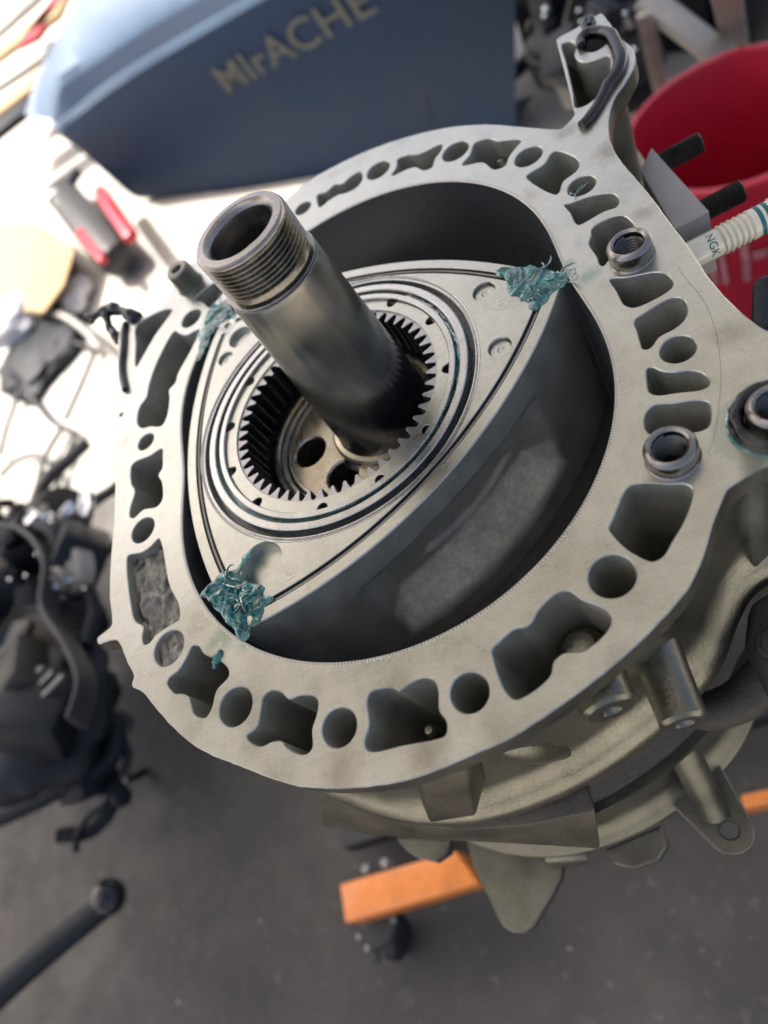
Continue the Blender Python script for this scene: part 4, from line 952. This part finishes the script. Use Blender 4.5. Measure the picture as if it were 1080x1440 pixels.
# ------------------------------------------------------------------ grey trestle behind the bucket and dark parts pile
def bar3(name,p_,q_,w,h_,mt,parent,bev=2):
    p_=Vector(p_);q_=Vector(q_);d=(q_-p_); R_=d.to_track_quat('X','Z').to_matrix(); return box(name,(p_+q_)/2,(d.length,w,h_),mt,parent,R_,bev)
tr=thing('metal_trestle','grey metal trestle with crossing legs behind the red bucket','trestle',tuple(at(960,40,-700)))
bar3('trestle_leg',at(905,-5,-420),at(1040,98,-520),40,12,M['greysteel'],tr)
bar3('trestle_leg',at(1015,-40,-330),at(1040,90,-620),34,12,M['greysteel'],tr)
bar3('trestle_leg',at(905,20,-420),at(935,150,-620),22,10,M['greysteel'],tr)
tc=thing('dark_backdrop','long dark backdrop added behind the heap of parts and the trestle at the top','backdrop',tuple(at(850,85,-800)))  # added dark mass, stands in for the shaded background
ca_=at(738,86,-800); cb_=at(1250,60,-800); cd=(cb_-ca_).normalized(); cn=Vector((-cd.y,cd.x,0))
if cn.dot(ca_-CAM)<0: cn=-cn
for k in range(5):
    p_=ca_+(cb_-ca_)*((k+.5)/5)+cn*200; box('backdrop_block',(p_.x,p_.y,-560),((cb_-ca_).length/5-12,400,480),M['navy'],tc,Matrix.Rotation(math.atan2(cd.y,cd.x),3,'Z'),8)
# shaded pile at top centre-right
rnd=random.Random(11)
def pile(name,label,cat,region,zr_,n,ms,sz,seed,nshine=0,base=None):
    rnd=random.Random(seed); t=thing(name,label,cat,base)
    for i in range(n):
        u=rnd.uniform(region[0],region[2]); v=rnd.uniform(region[1],region[3]); z=rnd.uniform(*zr_); q=at(u,v,z); s_=rnd.uniform(*sz)
        k=rnd.random(); mt=M[rnd.choice(ms)]
        R_=Matrix.Rotation(rnd.uniform(0,3.1),3,Vector((rnd.uniform(-1,1),rnd.uniform(-1,1),rnd.uniform(-.5,1))).normalized())
        if k<.35: box('machine_part',q,(s_*rnd.uniform(.6,1.6),s_*rnd.uniform(.5,1),s_*rnd.uniform(.3,.8)),mt,t,R_,s_*.08)
        elif k<.75:
            ax=R_@Vector((0,0,1)); r_=s_*rnd.uniform(.25,.55); h_=s_*rnd.uniform(.3,1.2)
            lathe('machine_part',q,[(0,h_/2),(r_*.4,h_/2),(r_*.45,h_*.35),(r_*.8,h_*.35),(r_,h_*.25),(r_,-h_*.3),(r_*.6,-h_/2),(0,-h_/2)],mt,t,24,tuple(ax))
        else:
            p_=[Vector(q)]
            d=R_@Vector((1,0,0))
            for j in range(5): d=(d+Vector((rnd.uniform(-1,1),rnd.uniform(-1,1),rnd.uniform(-.8,.8)))*.7).normalized(); p_.append(p_[-1]+d*s_*.5)
            tube('hose',[tuple(a) for a in p_],s_*.12,mt,t,10,True,8)
    for i in range(nshine):
        u=rnd.uniform(region[0],region[2]); v=rnd.uniform(region[1],region[3]); q=at(u,v,zr_[1]+rnd.uniform(0,20)); r_=rnd.uniform(2.5,6)
        lathe('bright_bolt',q,[(0,r_*.7),(r_*.6,r_*.5),(r_*.9,r_*.1),(r_,-r_*.3),(0,-r_*.6)],M['bright'],t,12)
    return t
pile('parts_rack','dark heap of machine parts at the top between the blue vehicle and the bucket','machine parts',(735,-30,900,95),(-700,-420),40,['navy','black','iron','navy'],(60,150),3,16,tuple(at(815,60,-700)))
# background car underside / wheel far left top
clu=thing('parked_trailer','pale weathered boards and red trim at the top left corner behind the blue vehicle','trailer',tuple(at(40,60,-400)))
for i,(u0,v0,u1,v1,mt,w) in enumerate(((-20,90,90,10,'tan',60),(-20,130,70,70,'greysteel',50),(-20,170,60,110,'tan',50),(-30,205,40,150,'navy',45),(40,60,100,-20,'red',50),(-20,60,60,-10,'greysteel',50))):
    bar3('board',at(u0,v0,-560),at(u1,v1,-560),w*2.9,30,M[mt],clu,4)
# ------------------------------------------------------------------ things in the sunlight, left
rt=thing('red_power_tool','red and black power tool lying on the sunlit ground at the left','power tool',tuple(at(140,350,-790)))
q=at(150,330,-740)
ax=(at(175,290,-740)-at(100,350,-740)).normalized()
a_=at(85,270,-730); b_=at(168,368,-730)
bar3('tool_body',a_,b_,120,110,M['black'],rt,45)
bar3('tool_shell',at(140,268,-680),at(186,335,-680),46,40,M['red'],rt,18)
bar3('tool_shell',at(112,325,-680),at(146,368,-680),30,30,M['red'],rt,14)
bar3('tool_grip',at(80,285,-700),at(110,240,-700),36,34,M['blackgloss'],rt,10)
lathe('tool_chuck',at(78,275,-690),[(0,30),(12,30),(22,0),(22,-30),(0,-30)],M['bright'],rt,20,tuple(ax))
cb=thing('cardboard_box','crumpled tan cardboard box on the sunlit ground at the left edge','box',tuple(at(55,370,-790)))
prism('box_body',two([(-20,310),(60,315),(105,350),(90,400),(60,440),(-20,430)],-700),two([(-25,330),(60,330),(105,365),(92,415),(65,455),(-20,445)],-798),-700,-798,M['tan'],cb,6)
def blob(name,label,cat,u,v,z,r,mt,seed,sq=(1,1,.6)):
    bm=bmesh.new(); bmesh.ops.create_icosphere(bm,subdivisions=4,radius=1)
    q=at(u,v,z)
    for v_ in bm.verts:
        c_=v_.co.copy(); d=1+.28*noise.noise(c_*1.6+Vector((seed,0,0)))+.12*noise.noise(c_*4+Vector((seed,3,0)))
        v_.co=V(q.x+c_.x*r*sq[0]*d,q.y+c_.y*r*sq[1]*d,q.z+c_.z*r*sq[2]*d)
    return tag(bmobj(name,bm,mt,None,True,80),label,cat)
blob('shop_rag','crumpled white rag glaring in the sun at the left edge','rag',20,450,-730,100,M['glove'],1)
blob('shop_rag','smaller white rag beside the tan cardboard box','rag',105,415,-770,70,M['glove'],5,(1.3,.8,.4))
blob('bin_bag','dark shiny plastic bag lying between the rags and the engine','bag',60,480,-785,160,M['navy'],9,(1.5,1,.25))
cb_=thing('folding_frame','thin dark wire frame lying on the sunlit ground left of the engine','frame',tuple(at(90,560,-795)))
for l in ([(-10,520),(30,540),(70,590),(108,610)],[(108,610),(90,650),(78,690)],[(62,462),(100,480),(140,492)],[(135,490),(115,540),(92,590)],[(0,670),(20,650),(50,640),(72,655),(80,680)],[(30,545),(10,600),(0,640)],[(88,600),(65,640),(50,690)]):
    tube('frame_wire',[tuple(at(u,v,-780)) for u,v in l],7,M['black'],cb_,8,True,20)
tube('frame_wire',[tuple(at(u,v,-740)) for u,v in [(40,435),(90,445),(125,470),(142,492)]],12,M['greysteel'],cb_,8,True,20)
# dark stripped engine on the floor, lower left
pile('stripped_engine','oily black stripped engine with glinting bolts standing low at the left edge','engine',(-40,720,120,1060),(-640,-500),46,['navy','black','navy','iron','blackgloss'],(50,140),21,0,tuple(at(60,900,-790)))
pl2=pile('loose_fittings','cluster of bright fittings and bolts on top of the stripped engine','fittings',(0,700,125,860),(-560,-500),26,['iron','greysteel','navy','bright'],(18,55),8,12,tuple(at(60,780,-600)))
blob('engine_cover','large dark plastic cover leaning at the lower left','cover',60,1010,-560,120,M['navy'],14,(1,1.1,.6))
pile('wheel_assembly','dark castor wheel and shiny fittings on the floor left of the engine','castor',(110,1020,178,1130),(-700,-640),12,['navy','blackgloss','navy'],(30,70),6,5,tuple(at(150,1080,-790)))
q=at(55,905,-520); se=[o_ for o_ in bpy.data.objects if o_.name=='stripped_engine'][0]
lathe('pulley',q,[(0,12),(20,12),(24,8),(52,8),(58,14),(60,10),(50,4),(60,-2),(50,-8),(60,-14),(52,-18),(0,-18)],M['iron'],se,40,(-.45,.1,.88))
lathe('pulley_hub',q,[(0,22),(9,22),(10,12)],M['bright'],se,6,(-.45,.1,.88))
q=at(95,800,-500); lathe('housing_flange',q,[(0,8),(20,8),(22,2),(40,2),(44,-4),(44,-26),(36,-30),(0,-30)],M['greysteel'],se,32,(-.3,.4,.8))
for k in range(7):
    a=k*.9; d=Vector((math.cos(a)*33,math.sin(a)*33,4)); lathe('flange_bolt',q+d,[(0,7),(4,7),(5,4),(5,0)],M['bright'],se,6,(-.3,.4,.8))
for k in range(4):
    tube('wiring_loom',[tuple(at(u+k*7,v+k*5,-470-k*12)) for u,v in [(-20,735),(30,745),(62,790),(58,850),(90,905),(110,960),(96,1010)]],5+k,M['black'],se,8,True,14)
box('rib_cover',at(28,970,-500),(150,90,40),M['navy'],se,Matrix.Rotation(.5,3,'Z'),10)
for k in range(5):
    p_=at(5+k*14,955+k*6,-478); box('cover_rib',(p_.x,p_.y,p_.z),(5,80,6),M['greysteel'],se,Matrix.Rotation(.5,3,'Z'),1)
hs=thing('black_hose','thick black hose looping from the stripped engine to the castor','hose',tuple(at(60,1130,-790)))
tube('hose_run',[tuple(at(u,v,-640)) for u,v in [(-30,1160),(30,1135),(80,1110),(130,1085),(158,1060),(160,1020),(135,1000)]],17,M['navy'],hs,16,True,15)
rd=thing('pry_handle','black bar with round ball end lying over the floor at the lower left corner','handle',tuple(at(70,1330,-780)))
tube('bar',[tuple(at(u,v,-640)) for u,v in [(145,1275),(70,1335),(0,1395),(-50,1440)]],lambda t:17+4*t,M['navy'],rd,20,True,20)
q=at(152,1262,-640); lathe('ball_end',q,[(0,25),(13,22),(22,12),(25,0),(22,-12),(13,-22),(0,-25)],M['blackgloss'],rd,32)
# dust and specks on the floor: too many to count
bm=bmesh.new(); rnd=random.Random(99)
for i in range(160):
    x=rnd.uniform(-400,900); y=rnd.uniform(-300,1300); r_=rnd.uniform(.8,3.2); a=rnd.uniform(0,6)
    vv=[bm.verts.new(V(x+r_*math.cos(a+k*1.26)*rnd.uniform(.6,1.2),y+r_*math.sin(a+k*1.26)*rnd.uniform(.6,1.2),-799.6)) for k in range(5)]
    tp=bm.verts.new(V(x,y,-799.6+r_*.5))
    for k in range(5): bm.faces.new((vv[k],vv[(k+1)%5],tp))
o_=bmobj('floor_grit',bm,M['greysteel'],None); o_['kind']='stuff'; o_['label']='small specks of grit and swarf scattered on the shop floor'; o_['category']='grit'
